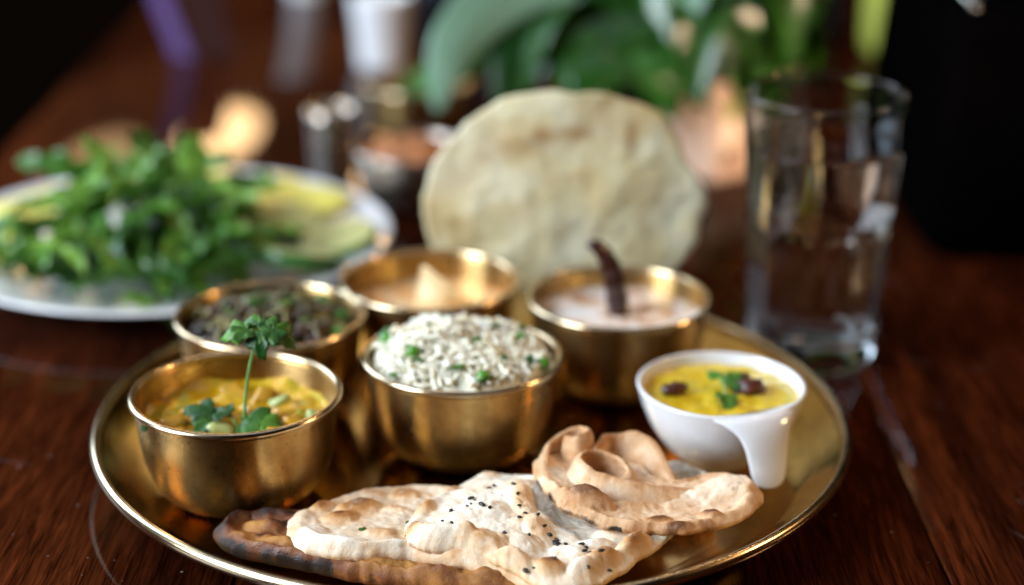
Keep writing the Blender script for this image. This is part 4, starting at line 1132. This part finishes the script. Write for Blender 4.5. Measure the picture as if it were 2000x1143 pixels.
pouch('maroon_pouch', 'very dark maroon upright shape behind the water glass', 'pouch', (0.262, 0.90, 0), (0.13, 0.06, 0.12), (0.010, 0.0022, 0.002), 0.25)
# unidentified purple and maroon shape built as a folded card at the left back
panelr = root('folded_panel', 'maroon and purple folded card standing at the back left of the table', 'panel', (-0.262, 0.785, 0.0003))
M['purple'] = simple('purple_panel', (0.115, 0.062, 0.20), 0.6, 0.15, 40)
M['maroon'] = simple('maroon_panel', (0.040, 0.008, 0.010), 0.6, 0.15, 40)
for nm, a, b_, mt_, ln in (('panel_half', (0.0, 0.0), (-0.020, 0.020), 'purple', (-0.022, 0.0)), ('panel_half', (0.0, 0.0), (0.034, 0.018), 'maroon', (-0.012, 0.0))):
    V = []
    d = Vector((b_[0] - a[0], b_[1] - a[1], 0)).normalized(); n_ = Vector((-d.y, d.x, 0)) * 0.0008
    for z in (0, 0.068):
        for q in (a, b_):
            p = Vector((q[0] + ln[0] * z / 0.06 * 0.9, q[1], z))
            V += [p + n_, p - n_]
    V, F = V, [(0, 2, 6, 4), (1, 5, 7, 3), (0, 4, 5, 1), (2, 3, 7, 6), (4, 6, 7, 5), (0, 1, 3, 2)]
    link(nm, mesh(nm, V, F, M[mt_], False), panelr)
# pale lime drink bottle and dark bag at the right back
mt = simple('lime_yellow_plastic', (0.40, 0.44, 0.07), 0.3, 0.12, 30)
bt = root('lime_bottle', 'lime-yellow bottle at the top right of the view', 'bottle', (0.352, 0.83, 0.0003))
V, F = lathe(smoothprof([(0.0, 0.0), (0.012, 0.0), (0.019, 0.003), (0.0225, 0.012), (0.0235, 0.05), (0.0235, 0.10), (0.018, 0.125), (0.009, 0.138), (0.009, 0.150)], 5) + [(0.0, 0.150)], 64); link('bottle_body', mesh('bottle_body', V, F, mt), bt)
V, F = lathe([(0.0, 0.150), (0.0102, 0.150), (0.0105, 0.152), (0.0105, 0.166), (0.0095, 0.168), (0.0, 0.168)], 40); link('bottle_cap', mesh('bottle_cap', V, F, M['ceramic']), bt)
blk = simple('black_leather', (0.0010, 0.0008, 0.0008), 0.6, 0.2, 60, 0.5, 350, spec=0.0)
bag = root('black_bag', 'black leather bag standing at the right edge of the table', 'bag', (0.328, 0.385, 0.0004))
V, F = rbox(0.125, 0.23, 0.15, 0.022, 6)
V = [(x * (1 - 0.06 * (z / 0.15 + .5)) + 0.006 * fbm(x, y, z * 12, 14, 3), y * (1 - 0.10 * (z / 0.15 + .5)), z + 0.075) for x, y, z in V]
bag_body = link('bag_body', mesh('bag_body', V, F, blk), bag)
for sx in (-0.03, 0.03):
    pth = smoothprof([(sx, -0.055, 0.13), (sx * 1.1, -0.05, 0.18), (sx, 0, 0.215), (sx * 1.1, 0.05, 0.18), (sx, 0.055, 0.13)], 8)
    V, F = tube(pth, 0.0045, 10); link('handle', mesh('handle', V, F, blk), bag)
V, F = tube([(-0.040, -0.09, 0.150), (-0.036, 0.0, 0.152), (-0.040, 0.09, 0.150)], 0.0016, 8); link('zip', mesh('zip', V, F, M['steel']), bag_body)

# ------------------------------------------------------------------ planter with leafy plant
PX, PY = 0.155, 0.428
ang = math.radians(36); dR = Vector((math.cos(ang), math.sin(ang), 0)); dL = Vector((-math.sin(ang), math.cos(ang), 0))
pl = root('planter', 'square cream planter box behind the papad and glass', 'planter', (PX, PY, 0.0004))
mt, nt, b = new_mat('cream_glazed_clay'); v = coords(nt)
nt.links.new(ramp(nt, noise_n(nt, v, 26, 4, 0.6), [(0.35, (0.46, 0.33, 0.25)), (0.65, (0.64, 0.50, 0.40))]), b.inputs['Base Color']); setp(b, rough=0.45)
M['clay'] = mt
S1, S2, HP = 0.078, 0.092, 0.070
def pbox(u0, u1, v0, v1, z0, z1, bev=0.002):
    V, F = rbox(u1 - u0, v1 - v0, z1 - z0, bev, 2)
    out = []
    for x, y, z in V:
        p = dR * (x + (u0 + u1) / 2) + dL * (y + (v0 + v1) / 2); out.append((p.x, p.y, z + (z0 + z1) / 2))
    return out, F
tk = 0.005
for u0, u1, v0, v1 in ((0, S1, 0, tk), (0, S1, S2 - tk, S2), (0, tk, tk + .0003, S2 - tk - .0003), (S1 - tk, S1, tk + .0003, S2 - tk - .0003)):
    V, F = pbox(u0, u1, v0, v1, 0, HP); pw = link('planter_wall', mesh('planter_wall', V, F, M['clay']), pl)
    if v0 == 0 and u0 == 0: front_wall = pw
M['soil'] = simple('dark_soil', (0.03, 0.018, 0.01), 0.9, 0.4, 200, 0.8, 300)
V, F = pbox(tk + .0005, S1 - tk - .0005, tk + .001, S2 - tk - .001, 0.001, HP - 0.010); link('soil', mesh('soil', V, F, M['soil']), pl)
# painted flower on the right-hand face
M['white_paint'] = simple('white_flower_paint', (0.80, 0.72, 0.62), 0.4, 0.05, 80); M['green_paint'] = simple('green_leaf_paint', (0.22, 0.28, 0.03), 0.4, 0.1, 80); M['brown_paint'] = simple('brown_paint', (0.12, 0.06, 0.03), 0.4, 0.1, 80)
for nm, u_, z_, ru, rz_, mt_ in (('painted_flower', 0.012, 0.034, 0.0085, 0.010, 'white_paint'), ('painted_leaf', 0.014, 0.050, 0.008, 0.0055, 'green_paint'), ('painted_stem', 0.012, 0.017, 0.006, 0.005, 'brown_paint'), ('painted_flower', 0.050, 0.036, 0.010, 0.014, 'white_paint')):
    V, F = ellipsoid(ru, 0.0012, rz_, 24, 8)
    out = []
    for x, y, z in V:
        p = dR * (x + u_) + dL * (y * 1.0 - 0.0002); out.append((p.x, p.y, z + z_))
    link(nm, mesh(nm, out, F, M[mt_]), front_wall)
M['plant'] = mat_leaf('glossy_houseplant_leaf', (0.006, 0.032, 0.004), (0.030, 0.120, 0.012), 0.22, trans=0.10, scale=22)
M['plant_sky_sheen'] = mat_leaf('sky_sheen_leaf', (0.16, 0.30, 0.20), (0.30, 0.46, 0.34), 0.22, trans=0.1, scale=22)  # green paled so the leaf colour imitates a sky reflection
M['plant_yellow'] = mat_leaf('yellow_green_leaf', (0.10, 0.12, 0.01), (0.26, 0.28, 0.03), 0.35, trans=0.2, scale=22)
pc = dR * (S1 / 2) + dL * (S2 / 2) + Vector((PX, PY, 0.062))
pt = root('leafy_houseplant', 'dark green broad-leaved plant growing in the cream planter', 'plant', pc)
def add_blade(spine, wd, mt_, fold=0.25, side=None, wave=0.05, name='leaf', sd=0):
    pts = [Vector(p) - pc for p in spine]
    V, F = blade(pts, wd, fold, 20, 6, wave, sd, side)
    o = link(name, mesh(name, V, F, M[mt_]), pt); solid(o, 0.0005)
    return o
# the long leaf with painted sky sheen arching down on the left
add_blade([(0.10, 0.47, 0.115), (0.050, 0.445, 0.138), (0.012, 0.425, 0.132), (-0.018, 0.402, 0.107), (-0.028, 0.393, 0.082), (-0.033, 0.392, 0.058)], 0.040, 'plant_sky_sheen', 0.15, (0.85, 0.0, -0.53))
add_blade([(0.10, 0.47, 0.110), (0.055, 0.43, 0.125), (0.032, 0.41, 0.108), (0.024, 0.405, 0.082), (0.022, 0.405, 0.066)], 0.030, 'plant', 0.2, (0.6, -0.7, 0.4))
add_blade([(0.16, 0.50, 0.105), (0.190, 0.47, 0.125), (0.215, 0.46, 0.132), (0.235, 0.455, 0.126)], 0.022, 'plant_yellow', 0.2, (0, -0.6, 0.8))
Rl = random.Random(12)
for i in range(44):
    a = Rl.uniform(math.radians(165), math.radians(372)); reach = Rl.uniform(0.05, 0.13); hgt = Rl.uniform(-0.012, 0.055)
    b0 = pc + Vector((Rl.uniform(-.018, .018), Rl.uniform(-.022, .018), -0.004))
    d = Vector((math.cos(a), math.sin(a) * 0.8, 0))
    if d.x > 0: reach *= 0.62
    mid = b0 + d * reach * 0.45 + Vector((0, 0, hgt + 0.035)); end = b0 + d * reach + Vector((0, 0, hgt * 0.6 - 0.012))
    q1 = b0 + d * reach * 0.15 + Vector((0, 0, (hgt + 0.03) * 0.6)); q3 = b0 + d * reach * 0.78 + Vector((0, 0, hgt + 0.028))
    V, F = tube([Vector(x) - pc for x in smoothprof([tuple(b0), tuple(q1), tuple(mid)], 5)], 0.0013, 7); link('stalk', mesh('stalk', V, F, M['plant']), pt)
    add_blade([mid, mid * 0.5 + q3 * 0.5 + Vector((0, 0, 0.006)), q3, end], Rl.uniform(0.046, 0.068), 'plant', Rl.uniform(0.05, 0.3), None, 0.08, 'leaf', i)
# broad leaves hanging over the front of the planter
for i, (x, y, z, L, yaw, wd) in enumerate([(0.030, 0.43, 0.118, 0.070, -0.3, 0.052), (0.060, 0.42, 0.112, 0.072, 0.1, 0.056), (0.092, 0.42, 0.116, 0.070, -0.15, 0.054), (0.122, 0.42, 0.112, 0.060, 0.3, 0.050), (0.045, 0.45, 0.140, 0.075, -0.5, 0.056),
                                    (0.080, 0.45, 0.145, 0.075, 0.2, 0.058), (0.115, 0.45, 0.142, 0.070, 0.0, 0.056), (0.150, 0.45, 0.138, 0.060, 0.5, 0.050), (0.010, 0.46, 0.110, 0.060, -0.6, 0.046), (0.165, 0.46, 0.125, 0.048, 0.7, 0.044), (0.075, 0.40, 0.098, 0.050, -0.2, 0.046), (0.108, 0.405, 0.098, 0.048, 0.25, 0.044)]):
    d = Vector((math.sin(yaw), -0.35, -0.75)).normalized()
    p0 = Vector((x, y, z)); st = [p0 + Vector((-d.x * .010, .020, .004)), p0, p0 + d * L * 0.45 + Vector((0, -0.006, 0.004)), p0 + d * L]
    V, F = tube([Vector(q) - pc for q in smoothprof([tuple(pc), tuple((pc + p0) / 2 + Vector((0, 0, 0.025))), tuple(st[0])], 5)], 0.0013, 7); link('stalk', mesh('stalk', V, F, M['plant']), pt)
    add_blade(st, wd, 'plant', 0.15, (1, 0, 0.1 * math.sin(i)), 0.06, 'leaf', i)
# pale pink flower stalk
M['pink'] = simple('pale_pink_spathe', (0.52, 0.34, 0.26), 0.45, 0.1, 60)
add_blade([(0.137, 0.425, 0.070), (0.140, 0.423, 0.085), (0.144, 0.425, 0.108)], 0.013, 'pink', 0.4, (1, 0, 0.1), 0.0, 'pink_bract')
